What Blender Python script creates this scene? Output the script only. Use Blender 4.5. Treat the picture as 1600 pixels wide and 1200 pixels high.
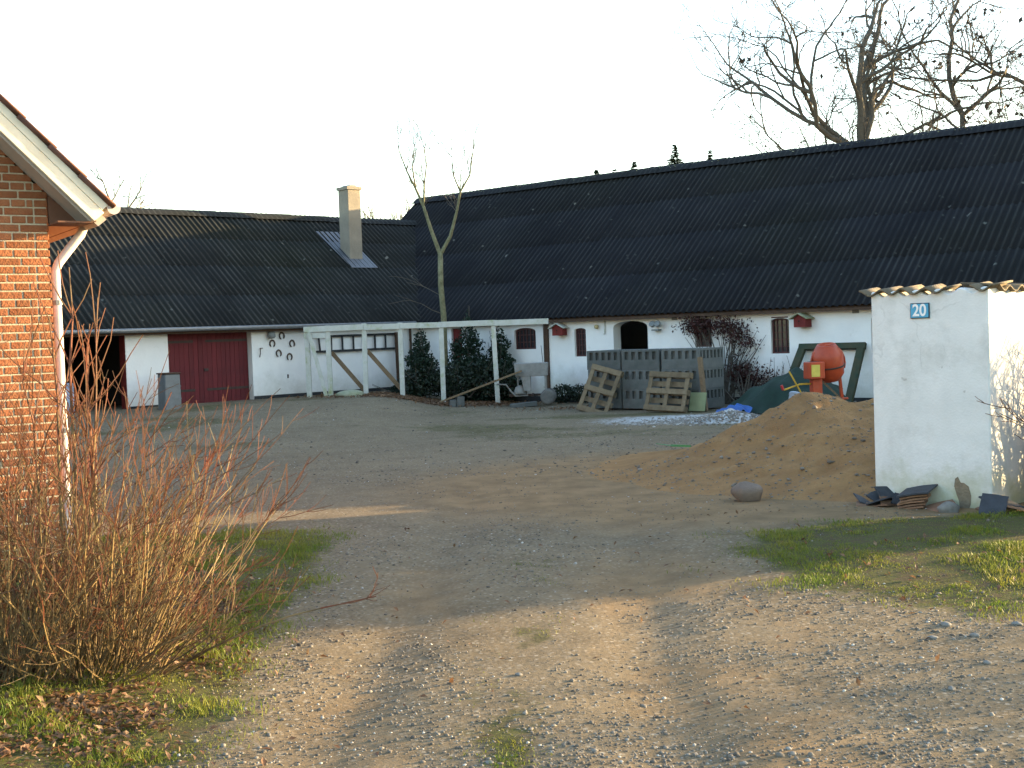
import bpy, bmesh, math, random
import numpy as np
from mathutils import Vector, Matrix
for o in list(bpy.data.objects): bpy.data.objects.remove(o)
S = bpy.context.scene
COL = S.collection
R = math.radians
random.seed(7); rng = np.random.default_rng(11)

# ------------------------------------------------------------------ camera
HC = 1.9
pit = math.atan(79/2000.0); th = 0.035
F = Vector((0, math.cos(pit), -math.sin(pit))); R0 = Vector((1, 0, 0)); U0 = Vector((0, math.sin(pit), math.cos(pit)))
CR = R0*math.cos(th) - U0*math.sin(th); CU = R0*math.sin(th) + U0*math.cos(th)
cam = bpy.data.cameras.new('camera'); camo = bpy.data.objects.new('camera', cam); COL.objects.link(camo)
m = Matrix.Identity(4)
for i in range(3):
    m[i][0] = CR[i]; m[i][1] = CU[i]; m[i][2] = -F[i]
m[0][3], m[1][3], m[2][3] = 0, 0, HC
camo.matrix_world = m
cam.sensor_width = 36; cam.lens = 36*2000/1600.0; cam.clip_end = 3000; cam.clip_start = 0.05
S.camera = camo
# ------------------------------------------------------------------ sky, sun, exposure
SUN_AZ = 20.0      # degrees forward of +X
SUN_EL = 8.3
w = bpy.data.worlds.new('World'); S.world = w; w.use_nodes = True
nt = w.node_tree; bg = nt.nodes['Background']
sky = nt.nodes.new('ShaderNodeTexSky'); sky.sky_type = 'NISHITA'; sky.sun_disc = False
sky.sun_elevation = R(SUN_EL); sky.sun_rotation = R(90-SUN_AZ); sky.air_density = 1.0; sky.dust_density = 1.2; sky.ozone_density = 1.0
nt.links.new(sky.outputs[0], bg.inputs[0]); bg.inputs[1].default_value = 0.15
sd = bpy.data.lights.new('sun', 'SUN'); sd.energy = 3.7; sd.angle = R(0.53); sd.color = (1.0, 0.72, 0.37)
so = bpy.data.objects.new('sun', sd); COL.objects.link(so)
sv = Vector((math.cos(R(SUN_EL))*math.cos(R(SUN_AZ)), math.cos(R(SUN_EL))*math.sin(R(SUN_AZ)), math.sin(R(SUN_EL))))
so.rotation_euler = sv.to_track_quat('Z', 'Y').to_euler(); so.location = sv*60
S.view_settings.view_transform = 'Standard'; S.view_settings.look = 'None'
S.view_settings.exposure = 2.6; S.view_settings.gamma = 1.0; S.view_settings.use_curve_mapping = False
S.render.engine = 'CYCLES'

# ------------------------------------------------------------------ materials
M = {}
def nn(t, ty, **kw):
    n = t.nodes.new(ty)
    for k, v in kw.items(): setattr(n, k, v)
    return n
def mat(name, c1, c2=None, scale=6.0, rough=0.8, bump=0.0, bscale=40.0, spec=0.3, metal=0.0, objrand=0.0, detail=6.0,
        c3=None, s3=1.5, t3=(0.55, 0.68), backl=0.0, stretch=None, coord='Object'):
    m = bpy.data.materials.new(name); m.use_nodes = True; t = m.node_tree; b = t.nodes['Principled BSDF']
    b.inputs['Roughness'].default_value = rough; b.inputs['Specular IOR Level'].default_value = spec; b.inputs['Metallic'].default_value = metal
    tc = nn(t, 'ShaderNodeTexCoord'); vec = tc.outputs[coord]
    if stretch:
        mp = nn(t, 'ShaderNodeMapping'); mp.inputs['Scale'].default_value = stretch; t.links.new(vec, mp.inputs[0]); vec = mp.outputs[0]
    c2 = c2 or tuple(x*0.75 for x in c1)
    n1 = nn(t, 'ShaderNodeTexNoise'); n1.inputs['Scale'].default_value = scale; n1.inputs['Detail'].default_value = detail; n1.inputs['Roughness'].default_value = 0.65
    t.links.new(vec, n1.inputs['Vector'])
    rp = nn(t, 'ShaderNodeMapRange'); rp.inputs[1].default_value = 0.35; rp.inputs[2].default_value = 0.65
    t.links.new(n1.outputs[0], rp.inputs[0])
    mx = nn(t, 'ShaderNodeMix', data_type='RGBA'); mx.inputs[6].default_value = (*c1, 1); mx.inputs[7].default_value = (*c2, 1)
    t.links.new(rp.outputs[0], mx.inputs[0]); out = mx.outputs[2]
    if c3:
        n3 = nn(t, 'ShaderNodeTexNoise'); n3.inputs['Scale'].default_value = s3; n3.inputs['Detail'].default_value = 8; n3.inputs['Roughness'].default_value = 0.7
        t.links.new(tc.outputs[coord], n3.inputs['Vector'])
        r3 = nn(t, 'ShaderNodeMapRange'); r3.inputs[1].default_value = t3[0]; r3.inputs[2].default_value = t3[1]
        t.links.new(n3.outputs[0], r3.inputs[0])
        m3 = nn(t, 'ShaderNodeMix', data_type='RGBA'); m3.inputs[7].default_value = (*c3, 1)
        t.links.new(out, m3.inputs[6]); t.links.new(r3.outputs[0], m3.inputs[0]); out = m3.outputs[2]
    if objrand:
        oi = nn(t, 'ShaderNodeObjectInfo'); hs = nn(t, 'ShaderNodeHueSaturation')
        mr = nn(t, 'ShaderNodeMapRange'); mr.inputs[3].default_value = 1-objrand; mr.inputs[4].default_value = 1+objrand
        t.links.new(oi.outputs['Random'], mr.inputs[0]); t.links.new(mr.outputs[0], hs.inputs['Value']); t.links.new(out, hs.inputs['Color']); out = hs.outputs[0]
    t.links.new(out, b.inputs['Base Color'])
    if bump:
        nb = nn(t, 'ShaderNodeTexNoise'); nb.inputs['Scale'].default_value = bscale; nb.inputs['Detail'].default_value = 5
        t.links.new(vec, nb.inputs['Vector'])
        bp = nn(t, 'ShaderNodeBump'); bp.inputs['Strength'].default_value = bump; bp.inputs['Distance'].default_value = 0.02
        t.links.new(nb.outputs[0], bp.inputs['Height']); t.links.new(bp.outputs[0], b.inputs['Normal'])
    if backl:
        tr = nn(t, 'ShaderNodeBsdfTranslucent'); ms = nn(t, 'ShaderNodeMixShader'); ms.inputs[0].default_value = backl
        t.links.new(out, tr.inputs[0]); t.links.new(b.outputs[0], ms.inputs[1]); t.links.new(tr.outputs[0], ms.inputs[2])
        t.links.new(ms.outputs[0], t.nodes['Material Output'].inputs[0])
    M[name] = m
    return m
def ramp(t, stops, fac):
    r = nn(t, 'ShaderNodeValToRGB'); e = r.color_ramp.elements
    while len(e) < len(stops): e.new(0.5)
    for i, (p, c) in enumerate(stops): e[i].position = p; e[i].color = (*c, 1) if len(c) == 3 else c
    t.links.new(fac, r.inputs[0]); return r.outputs[0]

mat('whitewash', (0.78, 0.78, 0.76), (0.70, 0.70, 0.69), 1.2, 0.9, 0.25, 14, 0.1, c3=(0.50, 0.49, 0.44), s3=1.3, t3=(0.60, 0.80))
t = M['whitewash'].node_tree; b = t.nodes['Principled BSDF']; src = b.inputs['Base Color'].links[0].from_socket
def noise(sc, det=6, ro=0.65):
    n = nn(t, 'ShaderNodeTexNoise'); n.inputs['Scale'].default_value = sc; n.inputs['Detail'].default_value = det; n.inputs['Roughness'].default_value = ro; t.links.new(P, n.inputs['Vector']); return n.outputs[0]
P = nn(t, 'ShaderNodeNewGeometry').outputs['Position']; sx = nn(t, 'ShaderNodeSeparateXYZ'); t.links.new(P, sx.inputs[0])
ma = nn(t, 'ShaderNodeMath', operation='MULTIPLY_ADD'); ma.inputs[1].default_value = -1.9; t.links.new(noise(1.6, 9, .75), ma.inputs[0]); t.links.new(sx.outputs[2], ma.inputs[2])
mr_ = nn(t, 'ShaderNodeMapRange'); mr_.inputs[1].default_value = -.75; mr_.inputs[2].default_value = .05; mr_.inputs[3].default_value = .65; mr_.inputs[4].default_value = 0; t.links.new(ma.outputs[0], mr_.inputs[0])
mx_ = nn(t, 'ShaderNodeMix', data_type='RGBA'); mx_.inputs[7].default_value = (0.40, 0.39, 0.33, 1); t.links.new(src, mx_.inputs[6]); t.links.new(mr_.outputs[0], mx_.inputs[0]); t.links.new(mx_.outputs[2], b.inputs['Base Color'])
mat('plinth', (0.018, 0.02, 0.024), (0.035, 0.036, 0.036), 3, 0.8, 0.4, 12)
mat('cream', (0.74, 0.68, 0.56), (0.66, 0.59, 0.46), 5, 0.55, 0.15, 20, stretch=(1, 1, 1))
mat('soffit', (0.44, 0.38, 0.33), (0.36, 0.31, 0.27), 4, 0.7)
mat('eave_brown', (0.16, 0.075, 0.045), None, 6, 0.7)
mat('mortar', (0.50, 0.43, 0.31), (0.40, 0.34, 0.24), 30, 0.95, 0.5, 120)
mat('brick', (0.295, 0.105, 0.046), (0.20, 0.066, 0.033), 14, 0.9, 0.5, 60, 0.15, objrand=0.22, c3=(0.34, 0.16, 0.075), s3=7, t3=(0.5, 0.75))
mat('clay_tile', (0.16, 0.07, 0.05), (0.10, 0.05, 0.04), 8, 0.8, 0.3, 40, objrand=0.2)
mat('zinc', (0.1800, 0.1920, 0.2040), (0.1320, 0.1440, 0.1500), 5, 0.5, 0.1, 20, 0.5, 0.3)
mat('pipe_paint', (0.60, 0.53, 0.50), (0.52, 0.45, 0.42), 5, 0.45)
mat('red_gate', (0.13, 0.014, 0.018), (0.085, 0.010, 0.014), 5, 0.65, 0.3, 30, objrand=0.16, stretch=(6, 6, 0.6), c3=(0.06, 0.012, 0.014), s3=3, t3=(0.58, 0.75))
mat('red_box', (0.17, 0.02, 0.018), (0.11, 0.014, 0.012), 9, 0.7)
mat('iron', (0.03, 0.026, 0.025), (0.06, 0.035, 0.025), 14, 0.6, 0.2, 40, 0.4, 0.3)
mat('window_iron', (0.085, 0.03, 0.028), (0.05, 0.022, 0.022), 12, 0.6)
mat('timber', (0.1955, 0.1403, 0.0850), (0.1275, 0.0892, 0.0553), 8, 0.85, 0.4, 40, 0.15, stretch=(4, 4, 4), objrand=0.15)
mat('pallet_wood', (0.1958, 0.1530, 0.0979), (0.1346, 0.1010, 0.0643), 7, 0.85, 0.3, 40, 0.15, objrand=0.18)
mat('brown_wood', (0.085, 0.05, 0.032), (0.05, 0.03, 0.02), 8, 0.85, 0.3, 40)
mat('white_wood', (0.5160, 0.5246, 0.4902), (0.4300, 0.4386, 0.3870), 5, 0.75, 0.2, 30, 0.2, c3=(0.26, 0.30, 0.13), s3=3.0, t3=(0.52, 0.74))
mat('concrete', (0.125, 0.13, 0.125), (0.09, 0.098, 0.092), 4, 0.9, 0.4, 30, 0.15, objrand=0.12, c3=(0.10, 0.125, 0.055), s3=0.9, t3=(0.60, 0.72))
mat('old_grey', (0.27, 0.265, 0.25), (0.20, 0.195, 0.18), 6, 0.8, 0.3, 25, c3=(0.20, 0.11, 0.06), s3=3, t3=(0.62, 0.78))
mat('rubber', (0.10, 0.10, 0.095), (0.16, 0.155, 0.14), 6, 0.85)
mat('orange', (0.4160, 0.0600, 0.0160), (0.3200, 0.0440, 0.0144), 4, 0.45, 0.1, 20, 0.4, c3=(0.26, 0.10, 0.06), s3=3, t3=(0.58, 0.8))
mat('yellow', (0.55, 0.34, 0.03), (0.42, 0.25, 0.03), 6, 0.5)
mat('sticker', (0.60, 0.50, 0.10), (0.50, 0.42, 0.08), 9, 0.4)
mat('tarp_green', (0.012, 0.032, 0.022), (0.008, 0.021, 0.015), 3, 0.65, 0.4, 8, 0.2)
mat('tarp_blue', (0.02, 0.10, 0.36), (0.015, 0.07, 0.26), 4, 0.4, 0.4, 12, 0.5)
mat('pale_blue', (0.33, 0.40, 0.55), (0.27, 0.33, 0.46), 3, 0.5)
mat('bucket', (0.42, 0.48, 0.58), (0.34, 0.40, 0.50), 3, 0.4)
mat('frame_green', (0.022, 0.04, 0.024), (0.05, 0.048, 0.025), 5, 0.75, 0.3, 25)
mat('pale_green', (0.23, 0.27, 0.15), (0.19, 0.22, 0.12), 4, 0.8)
mat('sand_grain', (0.31, 0.185, 0.082), (0.235, 0.138, 0.062), 3, 0.95, 1.0, 45, 0.1, c3=(0.21, 0.118, 0.052), s3=1.2, t3=(0.46, 0.72), coord='Object')
mat('lime', (0.50, 0.50, 0.49), (0.36, 0.36, 0.35), 8, 0.95, 0.8, 40)
mat('boulder', (0.18, 0.135, 0.105), (0.12, 0.095, 0.08), 9, 0.85, 0.4, 60, c3=(0.22, 0.165, 0.125), s3=4, t3=(0.5, 0.7))
mat('grey_stone', (0.20, 0.195, 0.18), (0.13, 0.125, 0.115), 9, 0.9, 0.4, 50)
mat('field_stone', (0.31, 0.32, 0.24), (0.22, 0.24, 0.15), 6, 0.9, 0.3, 30)
mat('bark', (0.12, 0.112, 0.095), (0.075, 0.07, 0.06), 8, 0.95, 0.5, 30, 0.1, stretch=(3, 3, 0.8))
mat('birch_bark', (0.20, 0.19, 0.11), (0.10, 0.095, 0.05), 9, 0.9, 0.4, 30)
mat('far_twig', (0.10, 0.086, 0.070), (0.07, 0.060, 0.048), 2, 0.95)
mat('bush_stem', (0.30, 0.215, 0.10), (0.055, 0.040, 0.024), 2.2, 0.6, 0, 1, 0.2)
mat('bush_twig', (0.165, 0.052, 0.030), (0.10, 0.068, 0.036), 4, 0.6, 0, 1, 0.2)
mat('needle', (0.018, 0.036, 0.020), (0.010, 0.022, 0.014), 5, 0.7, 0, 1, 0.2)
mat('spruce', (0.030, 0.050, 0.022), (0.020, 0.034, 0.016), 5, 0.7, 0, 1, 0.2)
mat('ever_leaf', (0.016, 0.030, 0.013), (0.009, 0.017, 0.009), 3, 0.5, 0, 1, 0.4)
mat('red_leaf', (0.055, 0.018, 0.016), (0.032, 0.013, 0.011), 3, 0.6)
mat('dry_leaf', (0.165, 0.080, 0.035), (0.085, 0.044, 0.024), 2.5, 0.6, 0, 1, 0.4, backl=0.25, c3=(0.26, 0.175, 0.10), s3=9, t3=(0.48, 0.62), coord='Object')
mat('dark_leaf', (0.05, 0.035, 0.022), (0.03, 0.022, 0.016), 2, 0.8)
mat('grass', (0.095, 0.150, 0.016), (0.21, 0.20, 0.034), 1.6, 0.55, 0, 1, 0.3, backl=0.35, coord='Object')
mat('plate_blue', (0.05, 0.36, 0.55), (0.04, 0.30, 0.50), 20, 0.25, 0, 1, 0.5)
mat('plate_white', (0.85, 0.85, 0.83), (0.8, 0.8, 0.78), 20, 0.3)
mat('plate_edge', (0.02, 0.05, 0.08), None, 20, 0.4)
mat('cap_tile', (0.17, 0.13, 0.085), (0.10, 0.085, 0.06), 9, 0.9, 0.4, 50, c3=(0.28, 0.24, 0.16), s3=6, t3=(0.56, 0.7), objrand=0.15)
mat('slate_tile', (0.05, 0.056, 0.068), (0.034, 0.038, 0.046), 7, 0.75, 0.3, 40, objrand=0.2)
mat('tile_edge', (0.22, 0.13, 0.08), (0.15, 0.085, 0.055), 9, 0.9, 0.3, 50, objrand=0.2)
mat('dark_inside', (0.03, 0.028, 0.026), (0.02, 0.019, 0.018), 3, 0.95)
mat('moss_roof', (0.20, 0.21, 0.10), (0.30, 0.30, 0.22), 9, 0.9)
mat('chimney', (0.2453, 0.2175, 0.1729), (0.1952, 0.1729, 0.1394), 2.5, 0.9, 0.4, 14, c3=(0.24, 0.21, 0.17), s3=1.5, t3=(0.52, 0.72))
mat('flashing', (0.1040, 0.1144, 0.1352), (0.0780, 0.0858, 0.1040), 3, 0.5, 0.1, 10, 0.5, 0.2)
mat('shoe', (0.07, 0.06, 0.055), (0.11, 0.075, 0.055), 20, 0.7)
mat('lamp_grey', (0.22, 0.24, 0.24), (0.14, 0.15, 0.15), 8, 0.5)
mat('lamp_cream', (0.50, 0.42, 0.22), None, 8, 0.5)
mat('green_plastic', (0.05, 0.22, 0.08), None, 8, 0.5)
mat('red_plastic', (0.42, 0.03, 0.03), None, 8, 0.5)

# glass
g = bpy.data.materials.new('glass'); g.use_nodes = True; b_ = g.node_tree.nodes['Principled BSDF']
b_.inputs['Base Color'].default_value = (0.028, 0.026, 0.030, 1); b_.inputs['Roughness'].default_value = 0.18; b_.inputs['Specular IOR Level'].default_value = 0.5
M['glass'] = g

# corrugated fibre cement roofing: dark, with lichen spots and green film
def roof_mat(name, c1, c2, moss, spot, crest):
    m = bpy.data.materials.new(name); m.use_nodes = True; t = m.node_tree; b = t.nodes['Principled BSDF']
    b.inputs['Roughness'].default_value = 0.9; b.inputs['Specular IOR Level'].default_value = 0.1
    gm = nn(t, 'ShaderNodeNewGeometry'); P = gm.outputs['Position']
    n1 = nn(t, 'ShaderNodeTexNoise'); n1.inputs['Scale'].default_value = 0.45; n1.inputs['Detail'].default_value = 8; n1.inputs['Roughness'].default_value = 0.7; t.links.new(P, n1.inputs['Vector'])
    base = ramp(t, [(0.35, c1), (0.62, c2)], n1.outputs[0])
    n2 = nn(t, 'ShaderNodeTexNoise'); n2.inputs['Scale'].default_value = 0.22; n2.inputs['Detail'].default_value = 5; t.links.new(P, n2.inputs['Vector'])
    mm = nn(t, 'ShaderNodeMapRange'); mm.inputs[1].default_value = 0.5; mm.inputs[2].default_value = 0.75; mm.inputs[4].default_value = 0.7; t.links.new(n2.outputs[0], mm.inputs[0])
    mx = nn(t, 'ShaderNodeMix', data_type='RGBA'); mx.inputs[7].default_value = (*moss, 1); t.links.new(base, mx.inputs[6]); t.links.new(mm.outputs[0], mx.inputs[0])
    out = mx.outputs[2]
    for sc, r0, r1, colr, keep in ((1.9, 0.045, 0.10, (0.17, 0.18, 0.17), 0.55), (4.2, 0.08, 0.19, (0.06, 0.065, 0.062), 0.6), (0.8, 0.03, 0.06, (0.25, 0.25, 0.23), 0.5)):
        v = nn(t, 'ShaderNodeTexVoronoi'); v.inputs['Scale'].default_value = sc; t.links.new(P, v.inputs['Vector'])
        nz = nn(t, 'ShaderNodeTexNoise'); nz.inputs['Scale'].default_value = 14; t.links.new(P, nz.inputs['Vector'])
        ad = nn(t, 'ShaderNodeMath', operation='MULTIPLY_ADD'); ad.inputs[1].default_value = 0.10; t.links.new(nz.outputs[0], ad.inputs[0]); t.links.new(v.outputs['Distance'], ad.inputs[2])
        mr = nn(t, 'ShaderNodeMapRange'); mr.inputs[1].default_value = r0+0.05; mr.inputs[2].default_value = r1+0.05; mr.inputs[3].default_value = spot; mr.inputs[4].default_value = 0.0
        t.links.new(ad.outputs[0], mr.inputs[0])
        sx = nn(t, 'ShaderNodeSeparateColor'); t.links.new(v.outputs['Color'], sx.inputs[0])
        gt = nn(t, 'ShaderNodeMath', operation='GREATER_THAN'); gt.inputs[1].default_value = keep; t.links.new(sx.outputs[0], gt.inputs[0])
        ml = nn(t, 'ShaderNodeMath', operation='MULTIPLY'); t.links.new(mr.outputs[0], ml.inputs[0]); t.links.new(gt.outputs[0], ml.inputs[1])
        m2 = nn(t, 'ShaderNodeMix', data_type='RGBA'); m2.inputs[7].default_value = (*colr, 1); t.links.new(out, m2.inputs[6]); t.links.new(ml.outputs[0], m2.inputs[0]); out = m2.outputs[2]
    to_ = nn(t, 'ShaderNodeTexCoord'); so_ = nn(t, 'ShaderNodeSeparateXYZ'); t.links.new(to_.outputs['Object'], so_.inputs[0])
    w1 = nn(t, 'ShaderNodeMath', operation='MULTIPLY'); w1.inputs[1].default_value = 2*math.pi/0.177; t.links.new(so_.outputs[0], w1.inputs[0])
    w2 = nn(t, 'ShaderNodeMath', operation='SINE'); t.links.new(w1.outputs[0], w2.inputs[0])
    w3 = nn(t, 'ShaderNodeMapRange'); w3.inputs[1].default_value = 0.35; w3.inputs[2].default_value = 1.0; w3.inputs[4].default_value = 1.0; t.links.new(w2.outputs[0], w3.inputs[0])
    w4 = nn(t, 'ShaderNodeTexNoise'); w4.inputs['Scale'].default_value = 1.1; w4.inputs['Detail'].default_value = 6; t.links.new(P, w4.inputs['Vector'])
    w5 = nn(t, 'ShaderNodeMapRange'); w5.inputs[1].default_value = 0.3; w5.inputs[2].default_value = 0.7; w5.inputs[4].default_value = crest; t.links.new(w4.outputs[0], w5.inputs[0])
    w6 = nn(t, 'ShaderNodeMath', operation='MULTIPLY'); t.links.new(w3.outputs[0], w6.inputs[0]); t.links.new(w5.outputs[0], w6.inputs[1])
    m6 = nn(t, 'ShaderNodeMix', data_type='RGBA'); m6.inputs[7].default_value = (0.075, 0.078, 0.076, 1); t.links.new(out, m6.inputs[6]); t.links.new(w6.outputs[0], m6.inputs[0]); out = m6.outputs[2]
    oi = nn(t, 'ShaderNodeObjectInfo'); hs = nn(t, 'ShaderNodeHueSaturation'); mr = nn(t, 'ShaderNodeMapRange'); mr.inputs[3].default_value = 0.92; mr.inputs[4].default_value = 1.08
    t.links.new(oi.outputs['Random'], mr.inputs[0]); t.links.new(mr.outputs[0], hs.inputs['Value']); t.links.new(out, hs.inputs['Color'])
    t.links.new(hs.outputs[0], b.inputs['Base Color'])
    nb = nn(t, 'ShaderNodeTexNoise'); nb.inputs['Scale'].default_value = 25; t.links.new(P, nb.inputs['Vector'])
    bp = nn(t, 'ShaderNodeBump'); bp.inputs['Strength'].default_value = 0.3; bp.inputs['Distance'].default_value = 0.01; t.links.new(nb.outputs[0], bp.inputs['Height']); t.links.new(bp.outputs[0], b.inputs['Normal'])
    M[name] = m
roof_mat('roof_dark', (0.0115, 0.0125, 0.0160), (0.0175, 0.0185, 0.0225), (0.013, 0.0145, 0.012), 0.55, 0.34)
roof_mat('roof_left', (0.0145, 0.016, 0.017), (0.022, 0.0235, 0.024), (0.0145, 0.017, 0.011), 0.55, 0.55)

# ------------------------------------------------------------------ mesh helpers
class MB:
    def __init__(s): s.v = []; s.f = []
    def add(s, v, f):
        o = len(s.v); s.v += [tuple(p) for p in v]; s.f += [tuple(i+o for i in q) for q in f]; return s
    def box(s, x0, x1, y0, y1, z0, z1, mtx=None):
        v = [Vector((x, y, z)) for z in (z0, z1) for y in (y0, y1) for x in (x0, x1)]
        if mtx: v = [mtx @ p for p in v]
        return s.add(v, [(0, 2, 3, 1), (4, 5, 7, 6), (0, 1, 5, 4), (2, 6, 7, 3), (0, 4, 6, 2), (1, 3, 7, 5)])
    def beam(s, a, b, w, h, up=(0, 0, 1)):
        a = Vector(a); b = Vector(b); d = (b-a); L = d.length; d.normalize(); u = Vector(up)
        if abs(d.dot(u)) > 0.98: u = Vector((0, 1, 0))
        x = d.cross(u).normalized(); u = x.cross(d)
        mt = Matrix((( x.x, d.x, u.x, a.x), (x.y, d.y, u.y, a.y), (x.z, d.z, u.z, a.z), (0, 0, 0, 1)))
        return s.box(-w/2, w/2, 0, L, -h/2, h/2, mt)
    def tube(s, pts, rad, n=6, cap=True):
        pts = [Vector(p) for p in pts]; k = len(pts); rad = rad if hasattr(rad, '__len__') else [rad]*k
        o = len(s.v); ref = None
        for i, p in enumerate(pts):
            d = (pts[min(i+1, k-1)] - pts[max(i-1, 0)])
            if d.length < 1e-9: d = Vector((0, 0, 1))
            d.normalize()
            if ref is None: ref = Vector((1, 0, 0)) if abs(d.x) < 0.9 else Vector((0, 1, 0))
            x = (ref - d*ref.dot(d)).normalized(); y = d.cross(x); ref = x
            for j in range(n):
                a = 2*math.pi*j/n; q = p + (x*math.cos(a) + y*math.sin(a))*rad[i]; s.v.append((q.x, q.y, q.z))
        for i in range(k-1):
            for j in range(n):
                j2 = (j+1) % n; s.f.append((o+i*n+j, o+i*n+j2, o+(i+1)*n+j2, o+(i+1)*n+j))
        if cap:
            s.f.append(tuple(o+j for j in reversed(range(n)))); s.f.append(tuple(o+(k-1)*n+j for j in range(n)))
        return s
    def prism(s, poly, y0, y1):            # polygon in x,z extruded along y
        n = len(poly); v = [(x, y0, z) for x, z in poly] + [(x, y1, z) for x, z in poly]
        f = [tuple(range(n)), tuple(reversed(range(n, 2*n)))] + [(i, i+n, (i+1) % n+n, (i+1) % n) for i in range(n)]
        return s.add(v, f)
    def lathe(s, prof, n, mtx):            # profile (r,z) about local z
        o = len(s.v)
        for r, z in prof:
            for j in range(n):
                a = 2*math.pi*j/n; q = mtx @ Vector((r*math.cos(a), r*math.sin(a), z)); s.v.append((q.x, q.y, q.z))
        for i in range(len(prof)-1):
            for j in range(n):
                j2 = (j+1) % n; s.f.append((o+i*n+j, o+i*n+j2, o+(i+1)*n+j2, o+(i+1)*n+j))
        s.f.append(tuple(o+j for j in reversed(range(n)))); s.f.append(tuple(o+(len(prof)-1)*n+j for j in range(n)))
        return s
    def mesh(s, name, smooth=False):
        me = bpy.data.meshes.new(name); me.from_pydata(s.v, [], s.f); me.update()
        if smooth: me.shade_smooth()
        return me
def fixn(me):
    bm = bmesh.new(); bm.from_mesh(me); bmesh.ops.recalc_face_normals(bm, faces=bm.faces); bm.to_mesh(me); bm.free()
def tag(o, label=None, cat=None, group=None, kind=None):
    if label: o['label'] = label
    if cat: o['category'] = cat
    if group: o['group'] = group
    if kind: o['kind'] = kind
    return o
def link(name, me, material, parent=None, bev=0.0):
    if isinstance(material, str): material = M[material]
    if material and not me.materials: me.materials.append(material)
    o = bpy.data.objects.new(name, me); COL.objects.link(o)
    if parent: o.parent = parent
    if bev:
        md = o.modifiers.new('bevel', 'BEVEL'); md.width = bev; md.segments = 1; md.limit_method = 'ANGLE'; md.angle_limit = R(40)
    return o
def obj(name, mb, material, parent=None, smooth=False, bev=0.0):
    me = mb.mesh(name, smooth); fixn(me)
    return link(name, me, material, parent, bev)
def empty(name, loc=(0, 0, 0), rz=0.0, label=None, cat=None, group=None):
    o = bpy.data.objects.new(name, None); COL.objects.link(o); o.location = loc; o.rotation_euler = (0, 0, rz); o.empty_display_size = 0.2
    return tag(o, label, cat, group)
def np_mesh(name, V, Fq, k, smooth=False):    # V (n,3), Fq (m,k)
    me = bpy.data.meshes.new(name); V = np.ascontiguousarray(V, np.float32); Fq = np.ascontiguousarray(Fq, np.int32)
    me.vertices.add(len(V)); me.vertices.foreach_set('co', V.ravel())
    me.loops.add(Fq.size); me.loops.foreach_set('vertex_index', Fq.ravel())
    me.polygons.add(len(Fq)); me.polygons.foreach_set('loop_start', np.arange(0, Fq.size, k, dtype=np.int32)); me.polygons.foreach_set('loop_total', np.full(len(Fq), k, np.int32))
    me.update(); me.validate()
    if smooth: me.shade_smooth()
    return me
# value noise
_T = rng.random((256, 256))
def vnoise(x, y):
    xi = np.floor(x).astype(int); yi = np.floor(y).astype(int); fx = x-xi; fy = y-yi
    fx = fx*fx*(3-2*fx); fy = fy*fy*(3-2*fy); g = lambda a, b: _T[a % 256, b % 256]
    return (g(xi, yi)*(1-fx)+g(xi+1, yi)*fx)*(1-fy)+(g(xi, yi+1)*(1-fx)+g(xi+1, yi+1)*fx)*fy
def fbm(x, y, o=4):
    r = 0; a = 0.5; t = 0
    for i in range(o): r = r+a*vnoise(x*2**i+17*i, y*2**i+31*i); t += a; a *= 0.5
    return r/t
def sstep(a, b, x):
    t = np.clip((x-a)/(b-a), 0, 1); return t*t*(3-2*t)

# ------------------------------------------------------------------ ground
def gz(x, y):
    x = np.asarray(x, float); y = np.asarray(y, float)
    z = 0.32*sstep(-1.4, -3.6, x)*sstep(23, 33, y)
    z = z + 0.06*sstep(0.5, -1.5, x)*sstep(28, 33, y)
    z = z + 0.05*(fbm(x*0.35+5, y*0.35) - 0.5)*sstep(60, 20, np.hypot(x, y))
    z = z + 0.10*sstep(-1.6, -2.8, x)*sstep(14, 11, y)*sstep(3, 6, y)            # bank under the shrub
    z = z + 0.09*np.exp(-(((x-3.9)/1.9)**2+((y-10.4)/1.7)**2))                    # grass bank by the pier
    cx = 0.05*y-0.45                                                              # wheel ruts of the drive
    z = z - 0.035*(np.exp(-((x-cx-0.85)/0.28)**2)+np.exp(-((x-cx+0.80)/0.28)**2))*sstep(18, 11, y)
    z = z + 0.02*(fbm(x*2.2, y*2.2+9, 3)-0.5)*sstep(24, 12, y)
    return z
def g0(x, y): return float(gz(x, y))
xs = np.concatenate([-np.geomspace(700, 12, 26), np.linspace(-11.5, -5.2, 30), np.linspace(-5, 6.5, 150), np.linspace(6.7, 12, 24), np.geomspace(12.6, 700, 26)])
ys = np.concatenate([-np.geomspace(500, 1, 14), np.linspace(0, 4.2, 14), np.linspace(4.4, 15, 140), np.linspace(15.2, 40, 110), np.geomspace(41, 1500, 26)])
GX, GY = np.meshgrid(xs, ys)
GZ = gz(GX, GY)
V = np.stack([GX, GY, GZ], -1).reshape(-1, 3); nx = len(xs); ny = len(ys)
I = (np.arange(ny-1)[:, None]*nx+np.arange(nx-1)[None]).ravel()
me = np_mesh('ground', V, np.stack([I, I+1, I+1+nx, I+nx], -1), 4, True)
def grass_l(x, y): return sstep(-1.25, -1.95, x+0.25*(fbm(x*1.3, y*1.3)-0.5)+0.04*(y-8))*sstep(13.5, 11.5, y)
def grass_r(x, y): return sstep(1.15, 0.75, np.hypot((x-4.25)/2.75, (y-10.1)/2.05)+0.5*(fbm(x*1.1+40, y*1.1)-0.5))
def moss_c(x, y): return np.exp(-((x-(0.05*y-0.42))/0.22)**2)*sstep(13, 9, y)*sstep(0.42, 0.62, fbm(x*1.7+3, y*1.1+8))
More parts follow.
